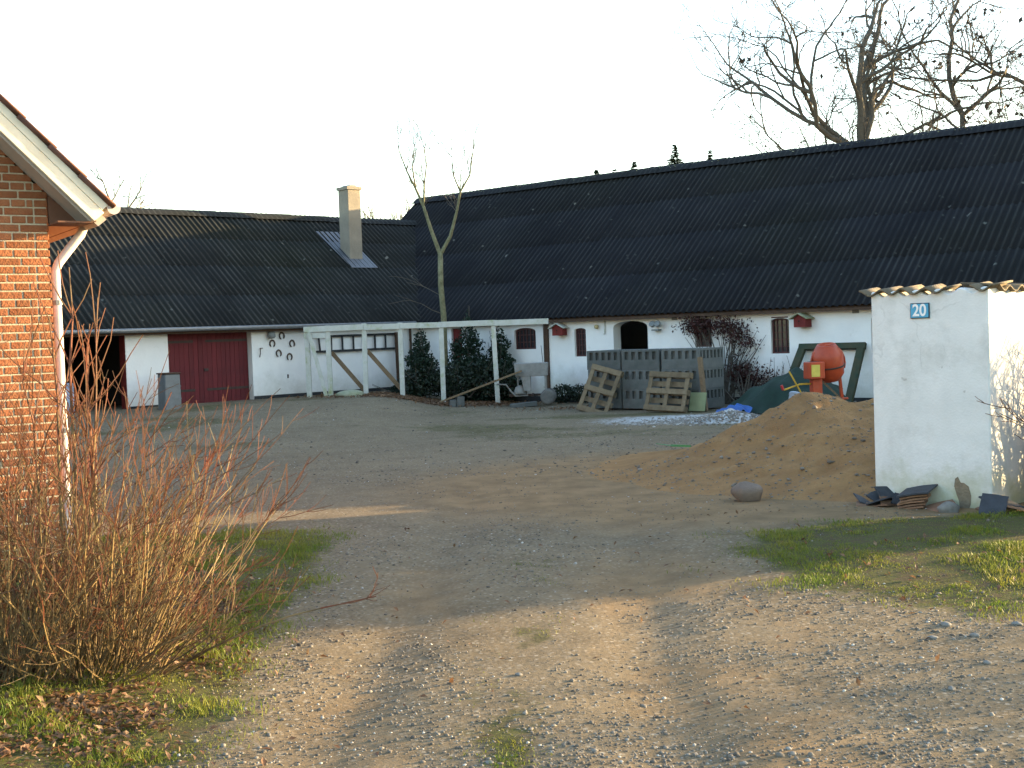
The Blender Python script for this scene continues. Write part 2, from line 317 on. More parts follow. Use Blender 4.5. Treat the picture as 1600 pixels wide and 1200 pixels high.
def grass_far(x, y): return sstep(0.42, 0.72, fbm(x*0.4+70, y*0.6+20, 5))*sstep(19, 25, y)*0.62
def masks(x, y):
    gr = np.clip(np.maximum.reduce([grass_l(x, y), grass_r(x, y), moss_c(x, y), grass_far(x, y)]), 0, 1)
    gr = np.maximum(gr, sstep(50, 70, np.hypot(x, y)))
    sa = sstep(5.6, 2.6, np.hypot((x-3.4)/1.15, (y-15.8)))*(1-grass_r(x, y))
    sa = np.maximum(sa, 0.8*np.exp(-((x-0.85-0.02*y)/0.75)**2)*sstep(12.5, 8.8, y)*sstep(3, 5, y)*sstep(0.25, 0.55, fbm(x*0.8, y*0.5+3)))
    sa = np.maximum(sa, 0.6*np.exp(-((x+1.0-0.03*y)/0.42)**2)*sstep(12.5, 9, y)*sstep(0.25, 0.55, fbm(x*0.9+8, y*0.6+3)))
    li = np.exp(-(((x-3.6)/2.3)**2+((y-26.6)/1.6)**2))
    le = sstep(0.35, 0.75, np.exp(-(((x+2.5)/1.7)**2+((y-34.2)/1.0)**2)) + 0.2*fbm(x, y))
    return np.stack([gr, sa, li, le], -1)
ca = me.color_attributes.new('mask', 'FLOAT_COLOR', 'POINT'); ca.data.foreach_set('color', masks(V[:, 0], V[:, 1]).astype(np.float32).ravel())
gm = bpy.data.materials.new('gravel_ground'); gm.use_nodes = True; t = gm.node_tree; b = t.nodes['Principled BSDF']; b.inputs['Roughness'].default_value = 0.95; b.inputs['Specular IOR Level'].default_value = 0.1
P = nn(t, 'ShaderNodeNewGeometry').outputs['Position']
def noise(sc, det=6, ro=0.65):
    n = nn(t, 'ShaderNodeTexNoise'); n.inputs['Scale'].default_value = sc; n.inputs['Detail'].default_value = det; n.inputs['Roughness'].default_value = ro; t.links.new(P, n.inputs['Vector']); return n.outputs[0]
def mixc(fac, a, bb):
    x = nn(t, 'ShaderNodeMix', data_type='RGBA'); t.links.new(fac, x.inputs[0])
    for s_, c in ((6, a), (7, bb)):
        if isinstance(c, tuple): x.inputs[s_].default_value = (*c, 1)
        else: t.links.new(c, x.inputs[s_])
    return x.outputs[2]
def mth(op, a, bb, c=None):
    x = nn(t, 'ShaderNodeMath', operation=op)
    for i, q in enumerate((a, bb, c)):
        if q is None: continue
        if isinstance(q, (int, float)): x.inputs[i].default_value = q
        else: t.links.new(q, x.inputs[i])
    return x.outputs[0]
def mrange(v, a, bb, c=0.0, d=1.0):
    x = nn(t, 'ShaderNodeMapRange'); x.inputs[1].default_value = a; x.inputs[2].default_value = bb; x.inputs[3].default_value = c; x.inputs[4].default_value = d; t.links.new(v, x.inputs[0]); return x.outputs[0]
big = noise(0.35, 5); mid = noise(2.2, 7); fine = noise(38, 4, 0.7)
base = ramp(t, [(0.3, (0.108, 0.083, 0.052)), (0.5, (0.172, 0.134, 0.085)), (0.7, (0.235, 0.184, 0.118))], mth('MULTIPLY_ADD', mid, 0.5, mth('MULTIPLY', big, 0.5)))
vo = nn(t, 'ShaderNodeTexVoronoi'); vo.inputs['Scale'].default_value = 34; t.links.new(P, vo.inputs['Vector'])
stc = ramp(t, [(0.0, (0.055, 0.046, 0.033)), (0.4, (0.15, 0.123, 0.087)), (0.75, (0.23, 0.195, 0.145)), (1.0, (0.42, 0.38, 0.31))], vo.outputs['Color'])
base = mixc(mrange(vo.outputs['Distance'], 0.62, 0.25, 0.0, 0.85), base, stc)
mk = nn(t, 'ShaderNodeVertexColor', layer_name='mask'); sp = nn(t, 'ShaderNodeSeparateColor'); t.links.new(mk.outputs[0], sp.inputs[0])
brk = mth('SUBTRACT', noise(5.5, 8, 0.75), 0.5)
def msk(ch, k=1.2, lo=0.3, hi=0.62): return mrange(mth('MULTIPLY_ADD', brk, k, ch), lo, hi)
base = mixc(msk(sp.outputs[1], 0.9, 0.15, 0.8), base, ramp(t, [(0.35, (0.165, 0.112, 0.061)), (0.6, (0.25, 0.168, 0.090))], mid))
base = mixc(msk(sp.outputs[2], 1.6, 0.45, 0.8), base, (0.42, 0.42, 0.41))
base = mixc(mrange(msk(sp.outputs[0], 1.5, 0.3, 0.75), 0, 1, 0, 0.9), base, ramp(t, [(0.38, (0.070, 0.052, 0.028)), (0.5, (0.060, 0.062, 0.020)), (0.66, (0.080, 0.082, 0.026))], noise(7, 6)))
base = mixc(msk(mk.outputs[1], 0.8, 0.3, 0.7), base, ramp(t, [(0.4, (0.06, 0.028, 0.016)), (0.6, (0.15, 0.065, 0.03))], noise(12, 4)))
t.links.new(base, b.inputs['Base Color'])
hh = mth('MULTIPLY_ADD', noise(85, 5, .75), 0.55, mth('MULTIPLY_ADD', noise(17, 6, .7), 0.9, mth('MULTIPLY', vo.outputs['Distance'], -0.22)))
bp = nn(t, 'ShaderNodeBump'); bp.inputs['Strength'].default_value = 0.7; bp.inputs['Distance'].default_value = 0.014; t.links.new(hh, bp.inputs['Height']); t.links.new(bp.outputs[0], b.inputs['Normal'])
ground = link('ground', me, gm); tag(ground, 'gravel farmyard and driveway with worn sandy tracks', kind='structure')

# ------------------------------------------------------------------ building helpers
def wall_open(mb, x0, x1, z0, z1, y0, y1, ops):
    x = x0
    for (a, c, za, zb, rise) in sorted(ops):
        mb.box(x, a, y0, y1, z0, z1)
        if za > z0 + 1e-4: mb.box(a, c, y0, y1, z0, za)
        n = 8; w2 = (c-a)/2
        poly = [(a, z1), (a, zb-rise)] + ([(a+w2-w2*math.cos(math.pi*i/n), zb-rise+rise*math.sin(math.pi*i/n)) for i in range(1, n)] if rise else []) + [(c, zb-rise), (c, z1)]
        mb.prism(poly, y0, y1); x = c
    mb.box(x, x1, y0, y1, z0, z1)
    return mb
PER = 0.177
def sheet_mesh(name, L, waves=6, seg=8, amp=0.027, lift=0.010):
    n = waves*seg+1; v = []; f = []
    for j, (s_, dz) in enumerate(((0, lift), (L, 0.0))):
        for i in range(n):
            x = i*PER/seg; v.append((x, s_, amp*math.sin(2*math.pi*i/seg)+dz))
    for i in range(n):
        x = i*PER/seg; v.append((x, 0.0, amp*math.sin(2*math.pi*i/seg)+lift-0.009))
    for i in range(n-1):
        f.append((i, i+1, n+i+1, n+i)); f.append((2*n+i, 2*n+i+1, i+1, i))
    me = bpy.data.meshes.new(name); me.from_pydata(v, [], f); me.update(); me.shade_smooth(); return me
def roof_sheets(parent, x0, x1, ye, ze, yr, zr, rows, material, name='roof_sheet'):
    """sheets laid up the front slope, eave (ye,ze) to ridge (yr,zr), in the local frame of parent"""
    sl = math.hypot(yr-ye, zr-ze); an = math.atan2(zr-ze, yr-ye); L = sl/rows
    me = sheet_mesh(name, L+0.12); me.materials.append(M[material]); W = 6*PER
    cols = int(math.ceil((x1-x0)/W)); k = 0
    for c in range(cols):
        for r in range(rows):
            s_ = r*L
            o = bpy.data.objects.new(name, me); COL.objects.link(o); o.parent = parent
            jz = random.uniform(-0.004, 0.004)
            o.location = (x0+c*W, ye+s_*math.cos(an)+random.uniform(-.006, .006), ze+s_*math.sin(an)+jz+0.02); o.rotation_euler = (an, random.uniform(-.0015, .0015), random.uniform(-.002, .002))
            k += 1
    return k
def window(parent, xa, xc, za, zb, rise, cols, rows, y=0.10, frame='window_iron', bar=0.022):
    n = 8; w2 = (xc-xa)/2
    def top(x): 
        if not rise: return zb
        u = (x-xa-w2)/w2; return zb-rise+rise*math.sqrt(max(0, 1-u*u))
    fr = MB()
    for x in (xa+0.02, xc-0.02): fr.beam((x, y, za), (x, y, top(x)), 0.045, 0.05, (0, 1, 0))
    fr.box(xa, xc, y-0.03, y+0.02, za, za+0.04)
    P_ = [(xa+w2-w2*math.cos(math.pi*i/n), top(xa+w2-w2*math.cos(math.pi*i/n))-0.018) for i in range(n+1)]
    for (a, c), (a2, c2) in zip(P_, P_[1:]): fr.beam((a, y, c), (a2, y, c2), 0.05, 0.045, (0, 1, 0))
    for i in range(1, cols):
        x = xa+(xc-xa)*i/cols; fr.beam((x, y, za), (x, y, top(x)), bar, 0.03, (0, 1, 0))
    for i in range(1, rows):
        z = za+(zb-za)*i/rows; fr.beam((xa, y+0.003, z), (xc, y+0.003, z), 0.03, bar)
    wo = obj('window', fr, frame, parent)
    gl = MB(); gl.prism([(xa, za)]+[(p, q+0.02) for p, q in P_]+[(xc, za)], y+0.012, y+0.018); obj('pane', gl, 'glass', wo)
    return wo

# ------------------------------------------------------------------ long barn on the right
EV, RG, HW = 2.28, 6.62, 5.0
XL, XE = -18.7, 12.3
right = empty('stable_barn', (8.2, 28.9, 0), math.atan2(-.6374, .7705), 'long whitewashed stable barn with tall dark corrugated roof', 'barn')
ops = [(-12.85, -12.45, 0.55, 2.10, 0), (-10.5, -9.74, 1.45, 2.04, .10), (-8.42, -8.04, 1.22, 1.98, .06), (-7.15, -6.08, 0.05, 2.12, .16),
       (-4.68, -4.2, 1.40, 2.11, .06), (-2.58, -2.10, 1.20, 2.04, .06), (-0.06, .42, 1.18, 2.00, .06), (2.6, 3.1, 1.18, 2.0, .06), (6.5, 7.0, 1.18, 2.0, .06), (10.5, 11.0, 1.18, 2.0, .06)]
mb = wall_open(MB(), XL+0.4, XE-0.15, -0.4, EV+0.06, 0, 0.34, ops)
mb.box(XL+0.4, XE-0.15, 9.66, 10.0, -0.4, EV)




for xg in (XL+0.4, XE-0.5):
    pl = [(0.345, -0.4), (0.345, EV+.1), (5.0, RG-0.15), (9.655, EV+.1), (9.655, -0.4)]
    v = [(xg, y, z) for y, z in pl]+[(xg+.35, y, z) for y, z in pl]
    mb.add(v, [(0, 1, 2, 3, 4), (9, 8, 7, 6, 5)]+[(i, (i+1) % 5, (i+1) % 5+5, i+5) for i in range(5)])
obj('wall', mb, 'whitewash', right)
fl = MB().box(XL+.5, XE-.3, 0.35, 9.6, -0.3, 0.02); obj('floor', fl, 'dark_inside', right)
pl = MB(); x_ = XL+0.38
for a, c in ((-7.15, -6.08),): pl.box(x_, a, -0.02, 0.0-0.001, -0.3, 0.16); x_ = c
pl.box(x_, XE-0.13, -0.02, -0.001, -0.3, 0.16); obj('plinth', pl, 'plinth', right)
rk = MB()
for q in range(2):      # boarding under both slopes
    pass
an = math.atan2(RG-EV, 5.25); 
def slope_slab(x0, x1, ye, ze, yr, zr, t0, t1):
    v = []
    for y, z in ((ye, ze), (yr, zr)):
        for d in (t0, t1):
            for x in (x0, x1): v.append((x, y, z+d))
    return MB().add(v, [(0, 1, 3, 2), (4, 6, 7, 5), (0, 4, 5, 1), (2, 3, 7, 6), (0, 2, 6, 4), (1, 5, 7, 3)])
rf = obj('roof', slope_slab(XL, XE, -0.25, EV-0.02, 5.0, RG-0.03, -0.10, -0.045), 'brown_wood', right)
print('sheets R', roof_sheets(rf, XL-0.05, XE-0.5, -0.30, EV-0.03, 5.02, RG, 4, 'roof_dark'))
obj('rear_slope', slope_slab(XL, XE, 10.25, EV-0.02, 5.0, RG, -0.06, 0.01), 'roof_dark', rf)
rc = MB()
nseg = int((XE-XL)/1.1)
for i in range(nseg):
    x0 = XL-.06+i*(XE-XL)/nseg; x1 = x0+(XE-XL)/nseg+0.06; dz = random.uniform(-.008, .012)
    me = MB().add([(x, y, z+dz+(0.012 if x == x1 else 0)) for x in (x0, x1) for y, z in ((4.72, RG-0.13), (4.86, RG-0.0), (5.0, RG+0.09), (5.14, RG), (5.28, RG-.13))],
                  [(j, j+1, j+6, j+5) for j in range(4)])
    obj('ridge_cap', me, 'roof_dark', rf, True)
# moss growing along the ridge
mo = MB()
for i in range(900):
    x = random.uniform(XL, XE); y = 5+random.uniform(-.16, .10); z = RG+0.095-abs(y-5)*0.75; s_ = random.uniform(.008, .035)
    v = [(x+random.gauss(0, s_), y+random.gauss(0, s_), z+random.uniform(-.01, s_*1.1)) for _ in range(4)]
    mo.add(v, [(0, 1, 2), (0, 2, 3), (0, 1, 3), (1, 2, 3)])
mo = obj('ridge_moss', mo, 'moss_roof', rf); mo['kind'] = 'stuff'
for (a, c, za, zb, rs) in ops:
    if a == -12.85:
        d = MB().box(a, c, 0.08, 0.12, za, zb); obj('shutter', d, 'red_box', right)
    elif a == -7.15: continue
    elif a == -10.5: window(right, a, c, za, zb, rs, 6, 3)
    else: window(right, a, c, za, zb, rs, 4, 5)
obj('lintel_stain', MB().box(-2.56, -2.12, -0.004, 0.02, 2.045, 2.075), 'window_iron', right)
for x, z in ((-5.26, 2.15), (-.42, 2.14)):
    v = MB().box(x-.08, x+.08, -0.012, 0.02, z-.055, z+.055); vo_ = obj('vent', v, 'lamp_grey', right)
    for q in range(3): obj('vent_slat', MB().box(x-.07, x+.07, -.022, -.012, z-.04+q*.033, z-.025+q*.033), 'old_grey', vo_)
obj('cable_pipe', MB().tube([(-7.40, -.03, 2.24), (-7.40, -.03, 1.82), (-7.44, -.03, 1.80)], .018, 6), 'white_wood', right)
pk = MB().box(-9.43, -9.28, -.06, -.003, 0.1, 2.2); obj('wall_plank', pk, 'brown_wood', right)
# lamps on the wall
lm = MB(); lm.tube([(-5.76, -.02, 2.0), (-5.76, -.18, 2.03)], .03, 8); lm.box(-5.86, -5.66, -.16, -.01, 1.84, 1.88)
la = obj('wall_lamp', lm, 'lamp_grey', right)
for dx in (-.07, .09):
    mt = Matrix.Translation((-5.74+dx, -.17, 2.0)) @ Matrix.Rotation(R(60), 4, 'X')
    obj('lamp_head', MB().lathe([(.03, -.04), (.075, -.02), (.085, .05), (.07, .055)], 10, mt), 'lamp_grey', la, True)
obj('porch_lamp', MB().lathe([(.02, -.06), (.05, -.04), (.06, .02), (.03, .05)], 10, Matrix.Translation((-7.64, -.07, 2.0))), 'lamp_cream', right, True)

def bird_house(x, z, label, roofm, rot):
    p = Vector((8.2, 28.9, 0))+Vector((.7705, -.6374, 0))*x-Vector((.6374, .7705, 0))*0.01
    e = empty('bird_box', (p.x, p.y, z), math.atan2(-.6374, .7705)+rot, label, 'bird box', 'red bird boxes on the barn wall')
    bx = MB().prism([(-.16, 0), (.16, 0), (.16, .22), (0, .30), (-.16, .22)], -.26, -.006); obj('box', bx, 'red_box', e)
    for s_ in (-1, 1): obj('roof_board', MB().beam((0, -.17, .325), (s_*.24, -.17, .195), .36, .022, (0, 0, 1)), roofm, e)
    obj('entrance_hole', MB().lathe([(.022, 0), (.022, .004)], 10, Matrix.Translation((-.02, -.262, .14)) @ Matrix.Rotation(R(90), 4, 'X')), 'dark_inside', e)
    obj('perch', MB().tube([(-.02, -.26, .08), (-.02, -.31, .08)], .008, 6), 'brown_wood', e)
bird_house(-8.82, 1.80, 'red wooden bird box with pale gable roof beside the corner plank', 'white_wood', R(8))
bird_house(-1.66, 1.81, 'red wooden bird box with mossy roof above the mixer', 'moss_roof', R(-6))

# ------------------------------------------------------------------ low barn on the left
EL, RL, HL = 2.38, 5.74, 4.2
LX0, LX1 = -17.0, 5.69
left = empty('wagon_barn', (-6.9, 34.07, 0), math.atan2(.682, .731), 'low whitewashed wagon barn with red gate and grey chimney', 'barn')
lops = [(-8.6, -3.57, -0.1, 2.28, 0), (-2.42, 0.02, 0.12, 2.27, 0)]
mb = MB()
wall_open(mb, LX0, LX1, -0.1, EL+0.02, 0, 0.3, lops)
mb.box(LX0, LX1, 8.1, 8.4, -0.1, EL)
pl_ = [(0.305, -0.1), (0.305, EL), (4.2, RL-.15), (8.095, EL), (8.095, -.1)]
v = [(LX0, y, z) for y, z in pl_]+[(LX0+.3, y, z) for y, z in pl_]
mb.add(v, [(0, 1, 2, 3, 4), (9, 8, 7, 6, 5)]+[(i, (i+1) % 5, (i+1) % 5+5, i+5) for i in range(5)])
obj('wall', mb, 'whitewash', left)
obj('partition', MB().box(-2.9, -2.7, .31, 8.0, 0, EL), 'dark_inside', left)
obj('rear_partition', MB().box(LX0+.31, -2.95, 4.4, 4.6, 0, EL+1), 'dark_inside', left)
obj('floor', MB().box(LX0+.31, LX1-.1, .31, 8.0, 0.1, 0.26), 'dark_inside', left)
obj('plinth', MB().box(0.03, LX1, -0.02, -0.001, 0.1, 0.47), 'plinth', left)
obj('plinth', MB().box(-3.55, -2.44, -0.02, -0.001, 0.1, 0.42), 'plinth', left)
obj('door_step', MB().box(-2.5, 0.1, -0.35, 0.0, 0.1, 0.30), 'concrete', left)
rl = obj('roof', slope_slab(LX0-.2, LX1+4.5, -0.25, EL-.06, 4.2, RL-.03, -.10, -.045), 'brown_wood', left)
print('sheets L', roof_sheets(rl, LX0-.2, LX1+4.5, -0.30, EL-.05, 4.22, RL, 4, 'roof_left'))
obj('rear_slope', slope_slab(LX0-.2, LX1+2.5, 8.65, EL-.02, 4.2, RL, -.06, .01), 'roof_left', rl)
ns = 20
for i in range(ns):
    x0 = LX0-.2+i*(LX1+4.0-LX0)/ns; x1 = x0+(LX1+4.0-LX0)/ns+.06; dz = random.uniform(-.01, .015)
    me = MB().add([(x, y, z+dz+(0.012 if x == x1 else 0)) for x in (x0, x1) for y, z in ((3.95, RL-.11), (4.07, RL), (4.2, RL+.08), (4.33, RL), (4.45, RL-.11))], [(j, j+1, j+6, j+5) for j in range(4)])
    obj('ridge_cap', me, 'roof_left', rl, True)
obj('gutter', MB().tube([(LX0-.1, -.36, EL-.10), (LX1-.35, -.36, EL-.08)], .055, 8), 'zinc', left, True)
obj('fascia', MB().box(LX0, LX1-.02, -0.24, -.20, EL-.2, EL-.07), 'brown_wood', left)
# gate of vertical boards
gt = MB()
gate = obj('gate', MB().box(-2.41, 0.01, .235, .26, .27, 2.26), 'red_gate', left)
nb = 18
bm_ = MB().box(0, 2.42/nb-.008, 0, .03, 0, 1.98); bme = bm_.mesh('board'); fixn(bme); bme.materials.append(M['red_gate'])
for i in range(nb):
    o = bpy.data.objects.new('board', bme); COL.objects.link(o); o.parent = gate; o.location = (-2.41+i*2.42/nb+.004, .203+random.uniform(-.003, .003), .28)
for z in (.72, 1.98):
    for x0, x1 in ((-1.25, -.02), (-2.38, -1.6)):
        obj('hinge_strap', MB().box(x0, x1, .19, .2, z-.03, z+.03), 'iron', gate)
obj('latch', MB().box(-1.32, -1.2, .17, .2, 1.2, 1.27), 'iron', gate)
# wagon bay contents, jamb
obj('jamb', MB().box(-3.585, -3.5705, .02, .3, .28, 2.27), 'red_box', left)
wc = empty('storage_bin', tuple(Vector((-6.9, 34.07, .26))+Vector((.731, .682, 0))*(-5.05)+Vector((-.682, .731, 0))*.5), math.atan2(.682, .731), 'pale blue storage bin inside the dark wagon bay', 'bin')
obj('body', MB().box(-.24, .24, -.22, .22, 0, .74), 'pale_blue', wc, bev=.02)
obj('lid', MB().box(-.26, .26, -.24, .24, .74, .81), 'pale_blue', wc, bev=.02)
# chimney on the front slope
ch = MB(); cy0, cy1 = 2.0, 2.5
chx = (5.02, 5.50)
chim = obj('chimney', MB().box(chx[0], chx[1], cy0+.3, cy1+.3, 3.6, 6.46), 'chimney', left, bev=.015)
obj('chimney_cap', MB().box(chx[0]-.035, chx[1]+.035, cy0+.265, cy1+.335, 6.46, 6.55), 'chimney', chim)
obj('chimney_hood', MB().prism([(chx[0]+.05, 6.55), (chx[0]+.15, 6.61), (chx[1]-.15, 6.61), (chx[1]-.05, 6.55)], cy0+.35, cy1+.25), 'flashing', chim)
sl = (RL-EL)/(4.22+.30)
def lz(y): return EL-.05+sl*(y+.30)
fm = MB(); v = [(x, y, lz(y)+d) for d in (.072, .085) for x, y in ((4.78, 1.92), (5.78, 1.92), (5.70, 3.55), (4.66, 3.55))]
fm.add(v, [(0, 1, 2, 3), (7, 6, 5, 4), (0, 4, 5, 1), (1, 5, 6, 2), (2, 6, 7, 3), (3, 7, 4, 0)]); obj('chimney_flashing', fm, 'flashing', chim)
# horseshoes, lamp, hook
def shoe_mesh():
    pts = [(.065*math.sin(a), 0, .08*math.cos(a)) for a in [R(-150)+R(300)*i/12 for i in range(13)]]
    return MB().tube(pts, [.012]+[.02]*11+[.012], 6).mesh('horseshoe', True)
sme = shoe_mesh(); fixn(sme); sme.materials.append(M['shoe'])
lp = lambda x, y, z: Vector((-6.9, 34.07, 0))+Vector((.731, .682, 0))*x+Vector((-.682, .731, 0))*y+Vector((0, 0, z))
for (x, z, lab) in ((.96, 2.05, 'rusty horseshoe on white wall, topmost of the five'), (.65, 1.85, 'rusty horseshoe hanging just under the round wall lamp'),
                    (1.28, 1.83, 'rusty horseshoe on white wall, nearest the pergola'), (.84, 1.58, 'rusty horseshoe low on the wall, the one nearer the red gate'), (1.18, 1.47, 'rusty horseshoe on white wall, lowest of the five')):
    o = bpy.data.objects.new('horseshoe', sme); COL.objects.link(o); o.location = lp(x, -.02, z); o.rotation_euler = (0, R(random.uniform(-14, 14)), math.atan2(.682, .731)); o.scale = (1.15,)*3
    tag(o, lab, 'horseshoe', 'horseshoes on the white wall')
o = obj('wall_lamp', MB().lathe([(.05, -.10), (.10, -.06), (.12, .03), (.06, .09)], 12, Matrix.Translation((.58, -.10, 2.09)) @ Matrix.Rotation(R(70), 4, 'X')), 'lamp_grey', left, True)
obj('wall_hook', MB().tube([(.34, -.02, 1.74), (.24, -.06, 1.74), (.24, -.06, 1.6), (.24, -.02, 1.5)], .013, 6), 'iron', left)
obj('key_plate', MB().box(1.09, 1.13, -.012, -.001, .9, 1.0), 'iron', left)
# ladder hung on the wall
lad = empty('hanging_ladder', tuple(lp(2.0, -.06, 1.58)), math.atan2(.682, .731), 'black ladder hung flat along white wall behind pergola', 'ladder')
for z in (0, .42): obj('rail', MB().beam((-.05, 0, z), (3.0, 0, z+.01), .04, .06), 'plinth', lad)
for i in range(8): obj('rung', MB().beam((.15+i*.38, -.012, 0), (.15+i*.38+(-.04 if i == 0 else 0), -.012, .42), .05, .025, (0, 1, 0)), 'plinth', lad)
o = obj('wooden_post', MB().box(-.06, .06, -.05, .05, 0, 1.75), 'brown_wood'); o.location = lp(4.75, -.25, .3); o.rotation_euler = (0, R(-1), math.atan2(.682, .731)); tag(o, 'dark brown upright timber against white wall behind pergola', 'post')
o = obj('drain_pipe', MB().tube([(0, 0, 2.1), (0, 0, 0.0)], .035, 8), 'brown_wood'); o.location = lp(5.35, -.08, .25); tag(o, 'brown drainpipe on white wall near the inner corner', 'drainpipe')
# galvanised bin by the gate
bn = empty('galvanised_bin', tuple(lp(-2.97, -1.0, .30)), math.atan2(.682, .731), 'grey galvanised bin with brown lid before the red gate', 'bin')
bm2 = MB(); v = [(sx*(.20+dx), sy*.20, z) for z, dx in ((0, .02), (.9, 0)) for sx, sy in ((-1, -1), (1, -1), (1, 1), (-1, 1))]
bm2.add(v, [(3, 2, 1, 0), (4, 5, 6, 7)]+[(i, (i+1) % 4, (i+1) % 4+4, i+4) for i in range(4)]); obj('body', bm2, 'zinc', bn, bev=.02)
obj('lid', MB().box(-.22, .22, -.22, .22, .9, .935), 'brown_wood', bn, bev=.01)
for q in (.3, .6): obj('rib', MB().box(-.21, .21, -.212, -.20, q-.012, q+.012), 'zinc', bn)

# ------------------------------------------------------------------ brick house, gable towards the camera
HR = R(32)
house = empty('brick_house', (-3.88, 10.9, 0), HR, 'red brick house gable with cream bargeboard and gutter at left edge', 'house')
GW, GL = 9.0, 11.0                           # gable width, length back
def wtop(x): return 3.22 - x if x > -GW/2 else 3.22 + GW + x
back = MB().prism([(-GW, -.3), (-.012, -.3), (-.012, 3.21), (-GW/2, 3.21+GW/2), (-GW, 3.21)], .005, .3)
back.box(-.3, -.012, .3, GL-.3, -.3, 3.2); back.box(-GW, -GW+.3, .3, GL-.3, -.3, 3.2)
back.prism([(-GW, -.3), (-.012, -.3), (-.012, 3.21), (-GW/2, 3.21+GW/2), (-GW, 3.21)], GL-.29, GL)
hw = obj('wall', back, 'mortar', house)
CH = .0700; J = .013
def brick_me(L, D=.108, H=CH-J):
    bm = bmesh.new(); bmesh.ops.create_cube(bm, size=1.0)
    bmesh.ops.scale(bm, vec=(L, D, H), verts=bm.verts)
    bmesh.ops.bevel(bm, geom=list(bm.edges), offset=.0045, segments=1, affect='EDGES')
    me = bpy.data.meshes.new('brick'); bm.to_mesh(me); bm.free(); me.materials.append(M['brick']); return me
bS = brick_me(.228); bH = brick_me(.108); bT = brick_me(.048)
nbk = 0; rest = []
for c in range(int(9.0/CH)):
    z = .02+c*CH+CH/2
    x = -.0 if c % 2 == 0 else 0
    if c % 2 == 0: seq = [('H', .108)]*80
    else: seq = ([('H', .108)] if (c//2) % 2 else []) + [('S', .228)]*42
    if c % 2 == 0: seq = [('H', .108), ('T', .048)] + [('H', .108)]*80
    for kind, L in seq:
        cx = x-L/2; x -= L+J
        if x < -GW+.02: break
        if z-CH*.3 > wtop(cx): continue
        if cx > -.56 and z > .25 and nbk < 300:
            o = bpy.data.objects.new('brick', {'H': bH, 'S': bS, 'T': bT}[kind]); COL.objects.link(o); o.parent = hw
            o.location = (cx, .052+random.uniform(-.0025, .0025), z+random.uniform(-.0015, .0015)); o.rotation_euler = (0, random.uniform(-.006, .006), random.uniform(-.006, .006)); nbk += 1
        else: rest.append((cx, z, L))
print('bricks', nbk, len(rest))
rm = MB()
for cx, z, L in rest: rm.box(cx-L/2, cx+L/2, .001+random.uniform(-.003, .003), .05, z-(CH-J)/2, z+(CH-J)/2)
for c in range(int(3.1/CH)):                 # long wall towards the yard
    z = .02+c*CH+CH/2; y = .13+(.06 if c % 2 else 0)
    while y < GL-.3: rm.box(-.05, random.uniform(-.003, .003), y, y+.228, z-(CH-J)/2, z+(CH-J)/2); y += .241
o = obj('brickwork', rm, 'brick', hw); o['kind'] = 'stuff'
# roof: verge overhang towards the camera .36, eave overhang .45
OV = .36
def slab(a0, a1, off0, off1, y0, y1, sgn=1):   # slab along the slope x a0..a1, z = 3.22-x+off
    if sgn > 0: P4 = [(a0, 3.22-a0+off0), (a1, 3.22-a1+off0), (a1+(off1-off0)*.55, 3.22-a1+off1-(off1-off0)*.55), (a0, 3.22-a0+off1)]
    else: P4 = [(-GW-a0, 3.22-a0+off0), (-GW-a1, 3.22-a1+off0), (-GW-a1-(off1-off0)*.55, 3.22-a1+off1-(off1-off0)*.55), (-GW-a0, 3.22-a0+off1)]
    return MB().prism(P4, y0, y1)
roofh = obj('roof', slab(-GW/2, .33, .03, .16, -OV+.03, GL+.3), 'soffit', house)
obj('far_slope', slab(-GW/2, .40, .03, .30, -OV+.03, GL+.3, -1), 'clay_tile', roofh)
obj('verge_soffit', slab(-GW/2, .27, .0, .028, -OV+.03, -.002), 'soffit', roofh)
# bargeboard made of two boards
obj('bargeboard', slab(-GW/2, .29, .03, .183, -OV-.014, -OV+.028), 'cream', roofh, bev=.004)
obj('bargeboard', slab(-GW/2, .36, .190, .285, -OV-.006, -OV+.020), 'cream', roofh, bev=.004)
# tiles: rows of clay tiles, their ends over the verge
tl = MB(); 
nrow = 17
tme = MB(); n = 8
prof = [(-.10+.20*i/n, .022*math.sin(2*math.pi*i/n)) for i in range(n+1)]
tv = [(0, y, z) for y, z in prof]+[(.38, y, z-.0) for y, z in prof]+[(0, y, z-.014) for y, z in prof]+[(.38, y, z-.014) for y, z in prof]; k = n+1
tf = [(i, i+1, k+i+1, k+i) for i in range(n)]+[(2*k+i+1, 2*k+i, 3*k+i, 3*k+i+1) for i in range(n)]+[(i+1, i, 2*k+i, 2*k+i+1) for i in range(n)]+[(k+i, k+i+1, 3*k+i+1, 3*k+i) for i in range(n)]+[(0, k, 3*k, 2*k), (k-1, 3*k-1, 4*k-1, 2*k-1)]
tme.add(tv, tf); tmesh = tme.mesh('roof_tile', True); fixn(tmesh); tmesh.materials.append(M['clay_tile'])
for r_ in range(nrow):
    for q in range(16):
        s_ = .33*r_*.985; x = .45-s_/math.sqrt(2)
        o = bpy.data.objects.new('roof_tile', tmesh); COL.objects.link(o); o.parent = roofh
        o.location = (x+.012, -OV+.045+q*.2, 3.22-x+.312); o.rotation_euler = (0, R(45+180-2.2), 0)
o = obj('tile_field', slab(-GW/2, .40, .287, .31, -OV+3.0, GL+.3), 'clay_tile', roofh)
obj('tile_underlay', slab(-GW/2, .39, .288, .300, -OV-.01, -OV+2.99), 'plinth', roofh)
obj('eave_box', MB().prism([(.004, 2.966), (.285, 2.966), (.004, 3.20)], -.02, .03), 'eave_brown', roofh)
obj('eave_soffit', MB().box(.004, .287, -OV+.03, .03, 2.948, 2.962), 'eave_brown', roofh)
